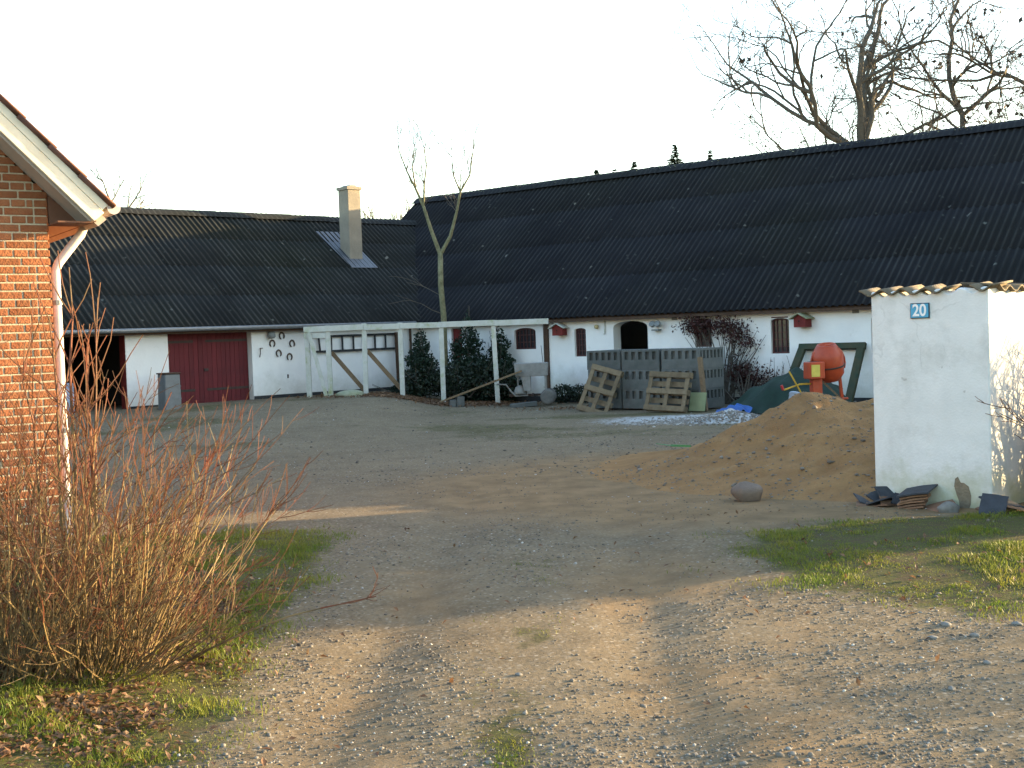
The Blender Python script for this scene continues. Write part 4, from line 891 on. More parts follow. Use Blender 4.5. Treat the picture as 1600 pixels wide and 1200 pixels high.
# ------------------------------------------------------------------ vegetation helpers
def rv(s=1.0): return Vector((random.gauss(0, s), random.gauss(0, s), random.gauss(0, s)))
def limb(mb, p, d, L, r0, r1, seg=5, wob=.12, up=.05, n=5):
    pts = [p.copy()]; rad = [r0]; d = d.normalized(); q = p.copy()
    for i in range(seg):
        d = (d+rv(wob)+Vector((0, 0, up))).normalized(); q = q+d*(L/seg); pts.append(q.copy()); rad.append(r0+(r1-r0)*(i+1)/seg)
    mb.tube(pts, rad, n, False); return pts, d
def branch(big, thin, leaves, p, d, L, r, depth, kids=4, up=.06, rmin=.010, ang=.75, wob=.14, lf=0.0):
    tgt = big if r > .035 else thin
    pts, de = limb(tgt, p, d, L, r, max(rmin*.8, r*.55), 5 if depth > 1 else 3, wob, up, 6 if r > .06 else (4 if r > .02 else 3))
    if leaves is not None and depth <= 1:
        for q in pts[1:]:
            if random.random() < lf: leaves.append(q)
    if depth <= 0: return
    k = kids+random.randint(-1, 1)
    for i in range(k):
        tpos = random.uniform(.25, 1.0) if i else 1.0
        j = min(len(pts)-2, int(tpos*(len(pts)-1))); fr = tpos*(len(pts)-1)-j; q = pts[j].lerp(pts[j+1], min(1, fr))
        dd = (pts[j+1]-pts[j]).normalized(); side = dd.cross(rv(1.0)); side = side.normalized() if side.length > 1e-4 else Vector((1, 0, 0))
        a = ang*random.uniform(.5, 1.2) if i else ang*.3
        branch(big, thin, leaves, q, dd*math.cos(a)+side*math.sin(a), L*random.uniform(.5, .78), max(rmin, r*random.uniform(.45, .62)), depth-1, kids, up, rmin, ang, wob, lf)
def leaf_quads(mb, pts, s, n=1, spread=.0):
    for p in pts:
        for _ in range(n):
            q = Vector(p)+rv(spread) if spread else Vector(p); a = rv(1).normalized()*s*random.uniform(.6, 1.3); c = a.cross(rv(1)).normalized()*s*random.uniform(.35, .7)
            mb.add([q-a, q+c*.9, q+a, q-c], [(0, 1, 2, 3)])
def plain(name, mb, material, parent, smooth=False):
    me = mb.mesh(name, smooth); return link(name, me, material, parent)
def bare_tree(name, label, loc, trunk_h, r, mains, depth, seed, mats=('bark', 'far_twig'), group=None, kids=4, lf=0.0, lsize=.1, rmin=.012, extra=None, wob=.14, up=.06):
    random.seed(seed); e = empty(name, loc, 0, label, 'tree', group)
    big = MB(); thin = MB(); lv = []
    tp, d = limb(big, Vector((0, 0, -.1)), Vector((0, 0, 1)), trunk_h, r, r*.72, 6, .03, .1, 8)
    obj_t = plain('trunk', big, mats[0], e, True); big = MB()
    for (dx, dy, dz, L, rr) in mains: branch(big, thin, lv, tp[-1]-Vector((0, 0, .1)), Vector((dx, dy, dz)), L, r*rr, depth, kids, up, rmin, .8, wob, lf)
    for (z, dx, dy, dz, L, rr) in extra or []:
        branch(big, thin, lv, Vector((0, 0, z)), Vector((dx, dy, dz)), L, r*rr, depth-1, kids+1, up, rmin, .8, wob, lf)
    if big.v: plain('limbs', big, mats[0], e, True)
    plain('crown', thin, mats[1], e)
    if lv:
        ml = MB(); leaf_quads(ml, lv, lsize, 2, lsize*.8); o = plain('withered_leaves', ml, 'dark_leaf', e)
    return e

# trees beyond the long barn
bare_tree('ash_tree', 'large forked bare tree rising behind the long barn ridge', (15.9, 55, 0), 9.3, .32,
          [(.38, 0, 1, 5.0, .66), (-.25, .2, 1, 4.4, .6), (-.95, -.1, .22, 4.6, .46), (.1, -.5, .9, 4.0, .42), (-.7, .3, .55, 4.6, .42), (.75, .3, .45, 3.6, .36), (-.85, .1, .8, 4.6, .4)], 5, 5, lf=.004, lsize=.12, rmin=.011, group='bare trees behind the long barn', up=.02, wob=.2, kids=3,
          extra=[(7.2, -.9, 0, .55, 3.0, .3), (8.0, .9, 0, .5, 2.6, .26), (8.4, -.6, .4, .4, 3.2, .3), (6.8, .4, -.6, .6, 2.8, .26), (7.8, -1, -.3, .75, 3.6, .3)])
bare_tree('ash_tree', 'bare tree with straight upright trunk right of the large forked one', (20.2, 57, 0), 11.2, .18,
          [(.0, 0, 1, 4.6, .8), (-.8, 0, .55, 3.6, .5), (.8, .2, .5, 3.6, .5), (.3, -.6, .7, 3.2, .45)], 4, 8, lf=.02, lsize=.16, rmin=.010, group='bare trees behind the long barn', up=.03, wob=.19, kids=4,
          extra=[(8.5, -.9, 0, .4, 2.6, .35), (9.3, .9, .2, .3, 2.6, .35), (8.0, .6, -.4, .6, 2.2, .3), (10.2, -.7, .3, .6, 2.4, .35)])
bare_tree('ash_tree', 'bare tree whose boughs reach in from the right edge', (25.4, 56, 0), 10.0, .24,
          [(-.75, 0, .62, 5.2, .55), (-.2, 0, 1, 4.0, .66), (-.9, .2, .2, 3.8, .42), (.6, 0, .8, 3.6, .6)], 4, 17, lf=.012, lsize=.16, rmin=.011, group='bare trees behind the long barn', up=.03, wob=.19)
for i, (x, y, h, sd_, lab) in enumerate(((-21.6, 70, 14.5, 3, 'pale distant bare treetop beyond the brick house eave'), (-7.0, 72, 10.5, 4, 'distant bare treetop just right of the chimney'), (-5.2, 74, 10.2, 6, 'distant bare treetop between chimney and young tree'))):
    bare_tree('distant_tree', lab, (x, y, 0), h*.55, .16, [(-.4, 0, 1, 2.0, .6), (.4, .2, 1, 2.0, .6), (0, -.3, 1, 2.2, .6)], 3, sd_, group='distant bare trees', rmin=.012)
def spruce(name, label, loc, h, w_, seed, material='spruce', group=None, dens=1.0, ns=9, cat='tree', bare=.05):
    random.seed(seed); e = empty(name, loc, 0, label, cat, group)
    plain('trunk', MB().tube([(0, 0, -.1), (0, 0, h*.97)], [w_*.07, .006], 6), 'bark', e, True)
    mb = MB(); lev = int(h/(.16/dens))
    for i in range(lev):
        z = h*(bare+(1-bare)*(i+random.random())/lev); rr = w_*(1-z/h)**.8*random.uniform(.75, 1.12)+.02
        for j in range(ns):
            a = random.uniform(0, 2*math.pi); o_ = Vector((math.cos(a), math.sin(a), 0)); L = rr*random.uniform(.3, 1.4); b0 = Vector((0, 0, z)); b1 = b0+o_*L+Vector((0, 0, -.22*L+random.uniform(-.03, .05)*h*.1))
            m_ = max(4, int(L/.05))
            for k in range(m_):
                u = (k+.5)/m_; q = b0.lerp(b1, u**.7); tv_ = Vector((-o_.y, o_.x, 0)); wd = (.10+.16*L)*(1-u*.75)*random.uniform(.6, 1.2)
                for s_ in (-1, 1):
                    tip = q+tv_*s_*wd+o_*wd*.7+Vector((0, 0, random.uniform(-.55, .25)*wd)); mb.add([q-o_*.02-Vector((0, 0, .015)), q+o_*.03+Vector((0, 0, .02)), tip], [(0, 1, 2)])
            mb.add([b1+o_*.05, b1-Vector((-o_.y, o_.x, 0))*.025, b1+Vector((-o_.y, o_.x, 0))*.025], [(0, 1, 2)])
    plain('crown', mb, material, e); return e
for x, y, h, w_, lab in ((3.5, 49, 8.0, 1.6, 'leftmost small spruce top above the barn ridge'), (5.0, 49.5, 8.3, 2.2, 'second spruce top from the left above the barn ridge'), (6.5, 49, 8.85, 2.3, 'tallest spruce top above the barn ridge'), (8.0, 50, 8.7, 1.0, 'thin rightmost spruce top above the barn ridge'), (4.3, 50.5, 8.2, 2.2, 'low spruce top squeezed between the two left ones'), (5.8, 50.5, 8.25, 2.2, 'low spruce top just left of the tallest one')):
    spruce('spruce_tree', lab, (x, y, 0), h, w_, int(x*10), group='spruces behind the barn', dens=1.4, ns=6, bare=.62)
# young tree behind the pergola
random.seed(21)
yt = empty('young_tree', (-1.86, 35.6, .1), 0, 'young forked bare tree with mossy trunk behind the pergola', 'tree')
tk = MB(); tk.tube([(0, 0, -.1), (.02, 0, 1.2), (.03, 0, 2.3), (-.02, 0, 3.2), (.0, 0, 4.1)], [.10, .085, .08, .075, .07], 8); plain('trunk', tk, 'birch_bark', yt, True)
bg_ = MB(); th_ = MB()
def path(pts, r0, r1):
    n_ = len(pts); bg_.tube(pts, [r0+(r1-r0)*i/(n_-1) for i in range(n_)], 6, False); return [Vector(p) for p in pts]
l1 = path([(0, 0, 4.05), (-.22, .05, 4.7), (-.42, .1, 5.4), (-.62, .1, 5.9), (-.85, .05, 6.4), (-1.05, 0, 7.0)], .06, .012)
l2 = path([(0, 0, 4.05), (.3, -.05, 4.55), (.5, -.1, 5.2), (.62, -.1, 5.75), (.9, -.1, 6.2), (1.02, -.1, 6.9)], .055, .012)
l3 = path([(-.42, .1, 5.4), (-.38, .1, 6.0), (-.30, .05, 6.5), (-.34, 0, 7.0)], .03, .010)
l4 = path([(.62, -.1, 5.75), (.45, -.12, 6.2), (.42, -.1, 6.7)], .025, .009)
l5 = path([(-.62, .1, 5.9), (-.7, .2, 6.5), (-.62, .2, 7.1)], .025, .009)
for l_ in (l1, l2, l3, l4, l5):
    for q in l_[2 if l_ in (l1, l2) else 1:]:
        for _ in range(4): branch(th_, th_, None, q, Vector((random.gauss(0, .35), random.gauss(0, .35), 1)), random.uniform(.35, .8), .010, 1, 4, .08, .006, .6, .12)
for q in (Vector((.02, 0, 2.4)), Vector((0, 0, 2.9))):
    branch(th_, th_, None, q, Vector((-.9, 0, .35)), 1.0, .012, 1, 3, .02, .007, .6, .12)
plain('limbs', bg_, 'birch_bark', yt, True); plain('crown', th_, 'far_twig', yt)
# firs and low evergreens behind the pergola
def leafy(name, label, boxes, nl, s, material, seed, cat='shrub', stems=None, group=None):
    random.seed(seed); c = boxes[0]; e = empty(name, (c[0], c[1], g0(c[0], c[1])), 0, label, cat, group); mb = MB(); st = MB()
    tot = sum(b_[3]*b_[4]*b_[5] for b_ in boxes)
    for (x, y, z, rx, ry, rz) in boxes:
        for _ in range(int(nl*rx*ry*rz/tot)):
            q = rv(1).normalized()*random.uniform(.35, 1.0)**.6; p = Vector((x-c[0]+q.x*rx*random.uniform(.85, 1.15), y-c[1]+q.y*ry, z+q.z*rz*random.uniform(.8, 1.15)))
            if p.z < 0.01: continue
            leaf_quads(mb, [p], s)
        for _ in range(stems or 6):
            a = Vector((x-c[0]+random.gauss(0, rx*.2), y-c[1], 0)); b2 = Vector((x-c[0]+random.gauss(0, rx*.7), y-c[1]+random.gauss(0, ry*.6), z+rz*random.uniform(.4, 1.1))); st.tube([a, a.lerp(b2, .5)+rv(.05), b2], [.015, .010, .005], 4, False)
    plain('stems', st, 'far_twig', e); plain('foliage', mb, material, e); return e
def fir(label, x, y, h, w_, seed):
    random.seed(seed); bl = []; n_ = 9
    for i in range(n_):
        u = i/(n_-1); r_ = w_*(1-u)**.75*random.uniform(.75, 1.1)+.05
        bl.append((x+random.gauss(0, .20)*(1-u), y+random.gauss(0, .08), .15+(h-.22)*u, r_, r_*.8, h/n_*1.15))
    return leafy('garden_fir', label, bl, int(4200*h*w_), .05, 'needle', seed, 'fir', 2, 'garden firs')
fir('small dark fir at left of the pergola bed', -2.45, 35.2, 1.85, .62, 61)
fir('tallest dark fir behind the middle of the pergola', -1.15, 35.5, 2.45, .9, 62)
fir('dark fir right of the tallest one behind the pergola', -.35, 35.4, 2.15, .62, 63)
leafy('low_hedge', 'low dark evergreen hedge along the pergola posts', [(-2.4, 34.9, .45, .7, .45, .5), (-1.5, 34.8, .5, .7, .4, .5), (-.7, 34.9, .5, .7, .4, .5), (-.1, 35, .4, .4, .35, .4)], 5200, .045, 'ever_leaf', 71, 'hedge')
leafy('evergreen_bush', 'low dark evergreen bush at the barn wall by the pallet', [(1.35, 34.0, .25, .35, .25, .28), (1.8, 33.65, .25, .3, .25, .25)], 1100, .045, 'ever_leaf', 72)
def rr3(x, y, z): p = rp(x, y); return (p.x, p.y, z)
def climber(name, label, blobs, nl, s, seed, trunk):
    random.seed(seed); c = rp(trunk[0], trunk[1]); e = empty(name, (c.x, c.y, 0), AR, label, 'shrub'); mb = MB(); st = MB()
    for (x, z, rx, rz, w_) in blobs:
        for _ in range(int(nl*w_)):
            q = (x+random.gauss(0, rx*.55)-trunk[0], random.uniform(-.32, 0)-trunk[1]-.04, z+random.gauss(0, rz*.55))
            if q[2] > .02: leaf_quads(mb, [q], s)
        for _ in range(12):
            b2 = Vector((x+random.gauss(0, rx*.8)-trunk[0], random.uniform(-.3, -.05)-trunk[1], z+random.gauss(0, rz*.7))); a = Vector((random.gauss(0, .08), 0, 0)); mid_ = a.lerp(b2, .55)+Vector((random.gauss(0, .08), 0, random.uniform(0, .15)))
            if b2.z > .1: st.tube([a, mid_, b2], [.018, .011, .005], 4, False)
    plain('stems', st, 'far_twig', e); plain('foliage', mb, 'red_leaf', e)
climber('climbing_shrub', 'dark red climbing shrub spreading on white wall behind the stack', [(-4.55, 1.95, .42, .22, .3), (-3.75, 1.9, .55, .22, .26), (-3.35, 1.65, .35, .22, .14), (-3.1, 1.45, .25, .15, .05)], 2300, .040, 81, (-3.7, -.3))
climber('dark_shrub', 'dense dark bare shrub at wall between stack and green tarpaulin', [(-3.3, .75, .35, .35, .35), (-2.9, .55, .45, .38, .4), (-2.4, .40, .3, .25, .2)], 1700, .040, 82, (-2.95, -.7))
random.seed(83)
ss = empty('thin_shrub', tuple(rp(-1.9, -.5)), AR, 'thin upright dead flower stalks before the barn window', 'shrub'); st = MB(); sd2 = MB()
for i in range(16):
    a = Vector((random.uniform(-.7, .7), random.uniform(-.2, .2), 0)); b2 = a+Vector((random.gauss(0, .16), random.gauss(0, .1), random.uniform(.7, 1.35))); st.tube([a, a.lerp(b2, .5)+rv(.03), b2], [.010, .007, .004], 4, False)
    for k in range(7): leaf_quads(sd2, [a.lerp(b2, random.uniform(.45, 1))], .022)
plain('stems', st, 'far_twig', ss); plain('seed_heads', sd2, 'dark_leaf', ss)

# ------------------------------------------------------------------ foreground shrub
def shrub(name, label, loc, nst, h, r0, fan, seed, stem='bush_stem', twig='bush_twig', rad=.0075, side=5, bias=(0, 0), cat='shrub', rmin=.0028, spreadx=1.0, group=None, wob=.055):
    random.seed(seed); e = empty(name, loc, 0, label, cat, group); A = MB(); B = MB()
    for i in range(nst):
        a = random.uniform(0, 2*math.pi); q = random.random()**.6; bx = Vector((r0*q*math.cos(a)*spreadx, r0*q*math.sin(a), 0)); bx.z = g0(loc[0]+bx.x, loc[1]+bx.y)-loc[2]-.03
        tilt = fan*(.25+.75*q)*random.uniform(.35, 1.15); ad = a+random.gauss(0, .5)
        d = Vector((math.sin(tilt)*math.cos(ad)+bias[0]*random.random(), math.sin(tilt)*math.sin(ad)+bias[1], math.cos(tilt)))
        L = h*random.uniform(.25, 1.0)*(1.0-.15*q); rr = rad*random.uniform(.6, 1.35)
        pts = [bx]; d.normalize(); p = bx.copy(); seg = 8
        bend = random.uniform(-.02, .07)
        for k in range(seg):
            d = (d+rv(wob)+Vector((0, 0, bend))).normalized(); p = p+d*(L/seg); pts.append(p.copy())
        rs = [rr*(1-.62*k/seg) for k in range(seg+1)]
        A.tube(pts[:7], rs[:7], 5, False); B.tube(pts[6:], rs[6:], 4, False)
        for s_ in range(side):
            k = random.randint(2, seg-1); q_ = pts[k].lerp(pts[k+1], random.random()); dd = (pts[k+1]-pts[k]).normalized(); sdv = dd.cross(rv(1)).normalized(); an_ = random.uniform(.35, .8)
            tw, _ = limb(B if k > 5 else A, q_, dd*math.cos(an_)+sdv*math.sin(an_), L*random.uniform(.12, .34), max(rmin, rs[k]*.55), rmin*.7, 4, .10, .08, 3)
            for _ in range(2):
                j = random.randint(1, 3); q2 = tw[j]; d2 = (tw[j+1]-tw[j]).normalized(); s2 = d2.cross(rv(1)).normalized()
                limb(B, q2, d2*.85+s2*.5, L*random.uniform(.05, .14), rmin*.9, rmin*.6, 3, .08, .06, 3)
    plain('stems', A, stem, e); plain('twigs', B, twig, e); return e
shrub('dogwood_shrub', 'big bare red twigged shrub in front of the brick house', (-2.48, 7.25, g0(-2.48, 7.25)), 240, 1.78, .38, 1.10, 91, side=5, bias=(.28, .03), spreadx=1.15, rad=.0060, wob=.085)
shrub('dogwood_shrub', 'bare tan stemmed shrub cut by the left edge of the picture', (-2.98, 7.0, g0(-2.98, 7.0)), 170, 1.72, .42, .9, 92, side=5, rad=.0060, wob=.085)
random.seed(93)
# taller thick stems standing out of the clump
tall = empty('elder_stem', (-2.60, 7.45, g0(-2.60, 7.45)), 0, 'tall pale stems standing out of the middle of the big shrub', 'shrub'); A = MB(); B = MB()
for i, (x, dx, hgt, r_) in enumerate(((0, .06, 2.28, .014), (.05, .10, 1.95, .012), (-.05, -.02, 2.0, .013), (.12, .02, 1.7, .010), (-.12, -.12, 1.85, .011), (.02, .2, 2.1, .010))):
    pts = [Vector((x+dx*u+random.gauss(0, .012), random.gauss(0, .015), hgt*u)) for u in [k/8 for k in range(9)]]; A.tube(pts[:6], [r_*(1-.06*k) for k in range(6)], 6, False); B.tube(pts[5:], [r_*(.7-.15*k) for k in range(4)], 5, False)
    for k in (4, 5, 6, 7):
        for _ in range(2): limb(B, pts[k], Vector((random.gauss(0, .5), random.gauss(0, .4), 1)), random.uniform(.25, .55), .005, .003, 4, .1, .06, 4)
plain('stems', A, 'bush_stem', tall, True); plain('twigs', B, 'bush_twig', tall)
# hedge right of the garden wall, mostly out of the picture; its shade falls over the drive
for i, (x, y, hh_, lab) in enumerate(((5.75, 12.05, 1.75, 'bare twiggy hedge shrub nearest the garden wall corner'), (6.3, 11.85, 2.1, 'bare twiggy hedge shrub second from the wall corner'), (6.6, 12.2, 2.2, 'bare twiggy hedge shrub third from the wall corner'), (7.1, 12.3, 2.4, 'bare twiggy hedge shrub fourth from the wall corner'), (7.8, 12.6, 2.5, 'bare twiggy hedge shrub fifth from the wall corner'), (8.5, 13.1, 2.6, 'bare twiggy hedge shrub farthest from the wall corner'))):
    shrub('hedge_shrub', lab, (x, y, g0(x, y)), 105, hh_, .40, .42, 100+i, rad=.012, side=8, cat='hedge', rmin=.005, group='hedge shrubs beside the garden wall')
for i, (x, y, hh_, lab) in enumerate(((5.75, 13.1, 1.75, 'slender bare shrub added for shadow streaks, nearest the lit wall face'), (6.3, 13.6, 1.9, 'slender bare shrub added for shadow streaks, second along the lit wall face'), (6.95, 14.2, 2.0, 'slender bare shrub added for shadow streaks, third along the lit wall face'), (7.7, 14.9, 2.1, 'slender bare shrub added for shadow streaks, last along the lit wall face'))):
    shrub('wall_shade_shrub', lab, (x, y, g0(x, y)), 46, hh_, .24, .34, 120+i, rad=.013, side=6, cat='shrub', rmin=.006, group='shrubs added to streak the lit wall face with shadow')  # unseen shrubs added to throw streaks of shadow on the wall face
# unseen shrubs added farther right to dapple the light on the near drive
for i, (x, y, hh_, n_, lab) in enumerate(((12.5, 9.7, 2.3, 40, 'tall bare shrub added for dappled shade, nearest the drive'), (14.0, 10.6, 2.6, 40, 'tall bare shrub added for dappled shade, second from the drive'), (13.2, 8.6, 2.4, 42, 'tall bare shrub added for dappled shade, standing forward of the row'), (15.6, 9.9, 2.8, 42, 'tall bare shrub added for dappled shade, third from the drive'), (15.0, 11.5, 2.7, 34, 'tall bare shrub added for dappled shade, at the back of the row'))):
    shrub('shade_shrub', lab, (x, y, g0(x, y)), n_, hh_, .7, .55, 140+i, rad=.014, side=7, cat='shrub', rmin=.007, group='unseen shade shrubs added right of the drive')
# ------------------------------------------------------------------ loose stones, grass, leaves
random.seed(5)
t_ = (1+5**.5)/2
ICO = np.array([(-1, t_, 0), (1, t_, 0), (-1, -t_, 0), (1, -t_, 0), (0, -1, t_), (0, 1, t_), (0, -1, -t_), (0, 1, -t_), (t_, 0, -1), (t_, 0, 1), (-t_, 0, -1), (-t_, 0, 1)])/math.hypot(1, t_)
ICF = np.array([(0, 11, 5), (0, 5, 1), (0, 1, 7), (0, 7, 10), (0, 10, 11), (1, 5, 9), (5, 11, 4), (11, 10, 2), (10, 7, 6), (7, 1, 8), (3, 9, 4), (3, 4, 2), (3, 2, 6), (3, 6, 8), (3, 8, 9), (4, 9, 5), (2, 4, 11), (6, 2, 10), (8, 6, 7), (9, 8, 1)])
def pebbles(name, X, Y, Z, size, material, label, cmin=0, cmax=1):
    n = len(X); v = np.repeat(ICO[None], n, 0)*(1+rng.normal(0, .13, (n, 12, 1)))
    v = v*np.stack([size, size*rng.uniform(.6, 1, n), size*rng.uniform(.35, .75, n)], -1)[:, None]
    a = rng.uniform(0, 2*np.pi, n); c, s = np.cos(a)[:, None], np.sin(a)[:, None]
    x = v[..., 0]*c-v[..., 1]*s; y = v[..., 0]*s+v[..., 1]*c
    V = np.stack([x+X[:, None], y+Y[:, None], v[..., 2]+(Z+size*.12)[:, None]], -1).reshape(-1, 3)
    Fc = (ICF[None]+12*np.arange(n)[:, None, None]).reshape(-1, 3)
    me = np_mesh(name, V, Fc, 3, True)
    at = me.attributes.new('rnd', 'FLOAT', 'POINT'); at.data.foreach_set('value', np.repeat(rng.uniform(cmin, cmax, n), 12).astype(np.float32))
    o = link(name, me, material); return tag(o, label, 'stones', kind='stuff')
pm = bpy.data.materials.new('pebble'); pm.use_nodes = True; t = pm.node_tree; b = t.nodes['Principled BSDF']; b.inputs['Roughness'].default_value = .8; b.inputs['Specular IOR Level'].default_value = .25
atn = nn(t, 'ShaderNodeAttribute', attribute_name='rnd')
t.links.new(ramp(t, [(0, (.06, .055, .05)), (.35, (.125, .108, .088)), (.65, (.165, .146, .122)), (.93, (.215, .197, .172)), (.98, (.33, .32, .30)), (1.0, (.5, .49, .46))], atn.outputs['Fac']), b.inputs['Base Color'])
M['pebble'] = pm
n = 125000
Y = 4.5+(18-4.5)*rng.random(n)**1.8; X = (rng.random(n)*2-1)*(Y*.44+.8)
clump = fbm(X*1.1+9, Y*.9+4, 3); mk_ = masks(X, Y)
ok = (rng.random(n) < np.clip((clump-.36)*3.4, .05, 1)) & (rng.random(n) > mk_[:, 0]*.85) & (rng.random(n) > mk_[:, 1]*.7)
X, Y = X[ok], Y[ok]; size = np.clip(rng.lognormal(math.log(.0056), .46, len(X)), .0028, .024)
print('pebbles', len(X)); pebbles('gravel', X, Y, gz(X, Y), size, 'pebble', 'loose grey and white gravel strewn over the drive')
n = 26000; Y = 17+(34-17)*rng.random(n)**1.2; X = -13+26*rng.random(n); ok = (np.abs(X) < Y*.46) & (rng.random(n) < np.clip((fbm(X*.5, Y*.5)-.3)*2.2, .05, 1))
X, Y = X[ok], Y[ok]; pebbles('yard_gravel', X, Y, gz(X, Y), np.clip(rng.lognormal(math.log(.011), .4, len(X)), .006, .03), 'pebble', 'scattered pebbles over the far farmyard')
n = 2600; X = 4.2+rng.normal(0, .75, n); Y = 25.9+rng.normal(0, .55, n); pebbles('lime_stones', X, Y, gz(X, Y)+.22*np.clip(1-np.hypot((X-4.35)/.95, (Y-25.6)/.75), 0, 1), rng.uniform(.012, .035, n), 'pebble', 'white crushed stones strewn around the gravel heap', .75, 1)
n = 5000; X = 1+rng.random(n)*7; Y = 13+rng.random(n)*4.2; dd = (X-4.66)*(-.683)+(Y-12.48)*.73; zz = sandz(X, Y); ok = (dd > .2) & (zz > .02); X, Y, zz = X[ok], Y[ok], zz[ok]
pebbles('sand_lumps', X, Y, zz+gz(X, Y)-.02, np.clip(rng.lognormal(math.log(.008), .6, len(X)), .004, .05), 'pebble', 'lumps and pebbles on the sand pile', .3, .95)
# a few larger stones that one can pick out
for i, (x, y, s_, lab) in enumerate(((2.62, 7.82, .055, 'flat white stone in the drive near the right grass'), (2.70, 7.55, .045, 'white stone just in front of the flat white one'), (3.05, 7.8, .05, 'round grey stone at the edge of the right grass'), (2.45, 7.55, .045, 'grey blue stone left of the white stones'), (-.02, 7.05, .034, 'pale stone on the mossy middle strip'),
                                     (-.16, 5.6, .03, 'tan stone in the middle foreground'), (.95, 5.5, .03, 'white pebble low in the foreground'), (2.2, 6.5, .035, 'white oblong pebble in the right foreground'), (2.0, 5.55, .035, 'light stone at the lower right'), (2.55, 6.95, .04, 'rounded stone in the right wheel track'))):
    rock('loose_stone', (x, y, g0(x, y)+s_*.1), (s_*.72, s_*.55, s_*.36), 'grey_stone', 200+i, lab, 'stone', 'larger loose stones in the drive', rot=random.uniform(0, 3))
def blades(name, X, Y, hgt, wid, material, label, zoff=0):
    n = len(X); Z = gz(X, Y)-.006+zoff; a = rng.uniform(0, 2*np.pi, n); ca, sa = np.cos(a), np.sin(a); bend = hgt*rng.uniform(.15, .9, n); b2 = rng.uniform(0, 2*np.pi, n)
    bx, by = np.cos(b2)*bend, np.sin(b2)*bend
    p0 = np.stack([X-ca*wid, Y-sa*wid, Z], -1); p1 = np.stack([X+ca*wid, Y+sa*wid, Z], -1)
    m0 = np.stack([X-ca*wid*.8+bx*.35, Y-sa*wid*.8+by*.35, Z+hgt*.55], -1); m1 = np.stack([X+ca*wid*.8+bx*.35, Y+sa*wid*.8+by*.35, Z+hgt*.55], -1)
    tp = np.stack([X+bx, Y+by, Z+hgt*.95], -1)
    V = np.stack([p0, p1, m1, m0, tp], 1).reshape(-1, 3); i0 = 5*np.arange(n)[:, None]
    Fc = np.concatenate([i0+np.array([[0, 1, 2]]), i0+np.array([[0, 2, 3]]), i0+np.array([[3, 2, 4]])], 0)
    return tag(link(name, np_mesh(name, V, Fc, 3), material), label, 'grass', kind='stuff')
n = 480000; Y = 4.8+(13.5-4.8)*rng.random(n)**1.25; X = -5.2+11.0*rng.random(n); g_ = np.maximum.reduce([grass_l(X, Y), grass_r(X, Y), moss_c(X, Y)*.8])
tuft = fbm(X*2.6+11, Y*2.6+2, 3); ok = (np.abs(X) < Y*.46+.5) & (rng.random(n) < np.clip(g_*1.15, 0, 1)**1.3*np.clip((tuft-.22)*2.6, 0.22, 1)*(1-.6*np.exp(-(((X+2.7)/1.0)**2+((Y-7.9)/.8)**2))))
dd = (X-4.66)*(-.683)+(Y-12.48)*.73; ok &= ~((dd > -.02) & ((X-4.66)*.73+(Y-12.48)*.683 > -.9))
X, Y, tf_ = X[ok], Y[ok], tuft[ok]; print('blades', len(X)); mo2 = moss_c(X, Y) > np.maximum(grass_l(X, Y), grass_r(X, Y))
blades('grass', X, Y, (.014+.080*np.clip((tf_-.36)*2.6, 0.05, 1)*rng.random(len(X))**1.4)*np.where(mo2, .35, 1)*np.where(X > 0, .75, 1), rng.uniform(.0018, .0042, len(X)), 'grass', 'short tufted grass on both verges of the drive')
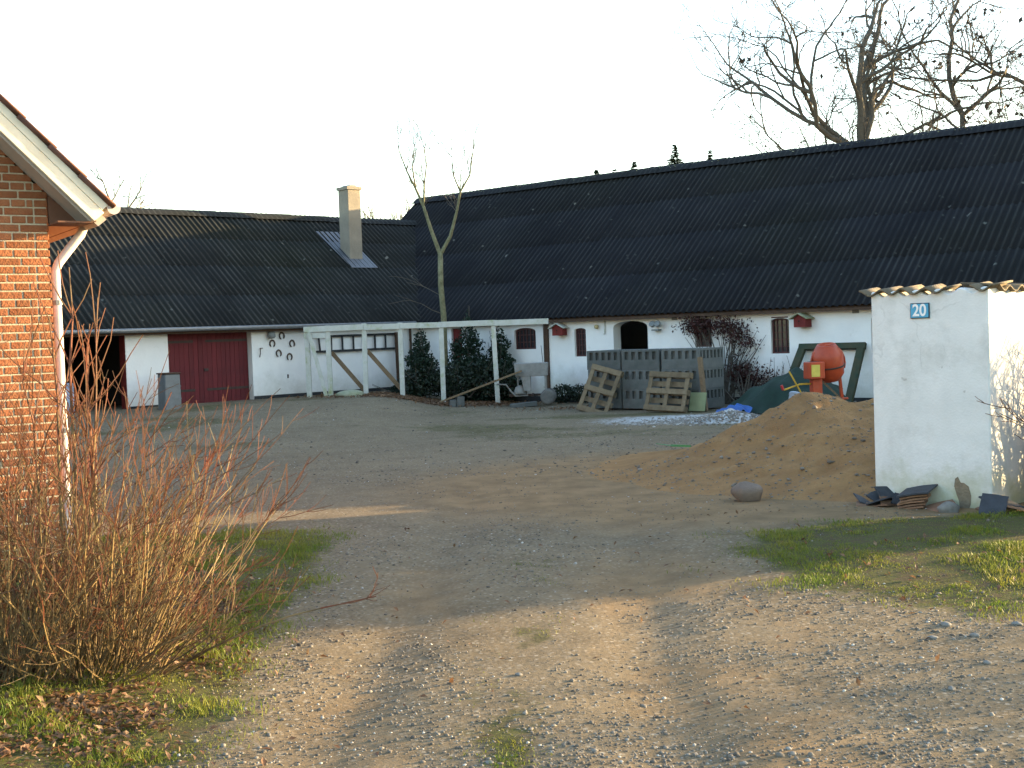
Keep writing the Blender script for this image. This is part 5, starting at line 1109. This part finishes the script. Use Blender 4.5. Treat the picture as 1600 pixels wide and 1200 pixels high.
def fallen(name, X, Y, s, material, label, zoff=.012, hz=None):
    n = len(X); Z = gz(X, Y)+zoff if hz is None else hz
    ax_ = rng.normal(size=(n, 3)); ax_[:, 2] *= .45; ax_ /= np.linalg.norm(ax_, axis=1)[:, None]; up_ = np.stack([rng.normal(0, .5, n), rng.normal(0, .5, n), np.ones(n)], -1)
    sd_ = np.cross(ax_, up_); sd_ /= np.linalg.norm(sd_, axis=1)[:, None]; nr = np.cross(sd_, ax_); s = s[:, None]; C0 = np.stack([X, Y, Z+s[:, 0]*.25], -1)
    a = C0-ax_*s; c = C0+ax_*s; l_ = C0+sd_*s*.5+nr*s*.28; r_ = C0-sd_*s*.5+nr*s*.28
    V = np.stack([a, l_, c, r_], 1).reshape(-1, 3); i0 = 4*np.arange(n)[:, None]; Fc = np.concatenate([i0+np.array([[0, 1, 2]]), i0+np.array([[0, 2, 3]])], 0)
    return tag(link(name, np_mesh(name, V, Fc, 3), material), label, 'leaves', kind='stuff')
n = 26000; X = -2.5+rng.normal(0, .8, n); Y = 7.5+rng.normal(0, 1.3, n); ok = (Y > 4.8) & (X > -5) & (rng.random(n) < grass_l(X+.25, Y)+.02) & (rng.random(n) < np.clip((fbm(X*1.9, Y*1.9+30)-.3)*3, .05, 1)); X, Y = X[ok], Y[ok]
n2 = 260; X2 = 3.6+rng.normal(0, 1.3, n2); Y2 = 9.4+rng.normal(0, .8, n2); X = np.concatenate([X, X2]); Y = np.concatenate([Y, Y2]); n3 = 160; X = np.concatenate([X, rng.uniform(-2, 3.5, n3)]); Y = np.concatenate([Y, rng.uniform(5.5, 13, n3)])
fallen('fallen_leaves', X, Y, rng.uniform(.012, .032, len(X)), 'dry_leaf', 'dry brown fallen leaves under the shrub and on the verges')
n = 7000; X = -2.3+rng.normal(0, 1.1, n); Y = 34.1+rng.normal(0, .55, n); ok = (Y < 35.2); X, Y = X[ok], Y[ok]
fallen('leaf_litter', X, Y, rng.uniform(.03, .06, len(X)), 'dry_leaf', 'carpet of brown leaf litter around the pergola bed', .02)
n = 500; X = 2.5+rng.normal(0, 1.2, n); Y = 31.3+rng.normal(0, .5, n); fallen('stack_leaves', X, Y, rng.uniform(.025, .05, n), 'dry_leaf', 'brown leaves blown along the foot of the concrete stack', .02)
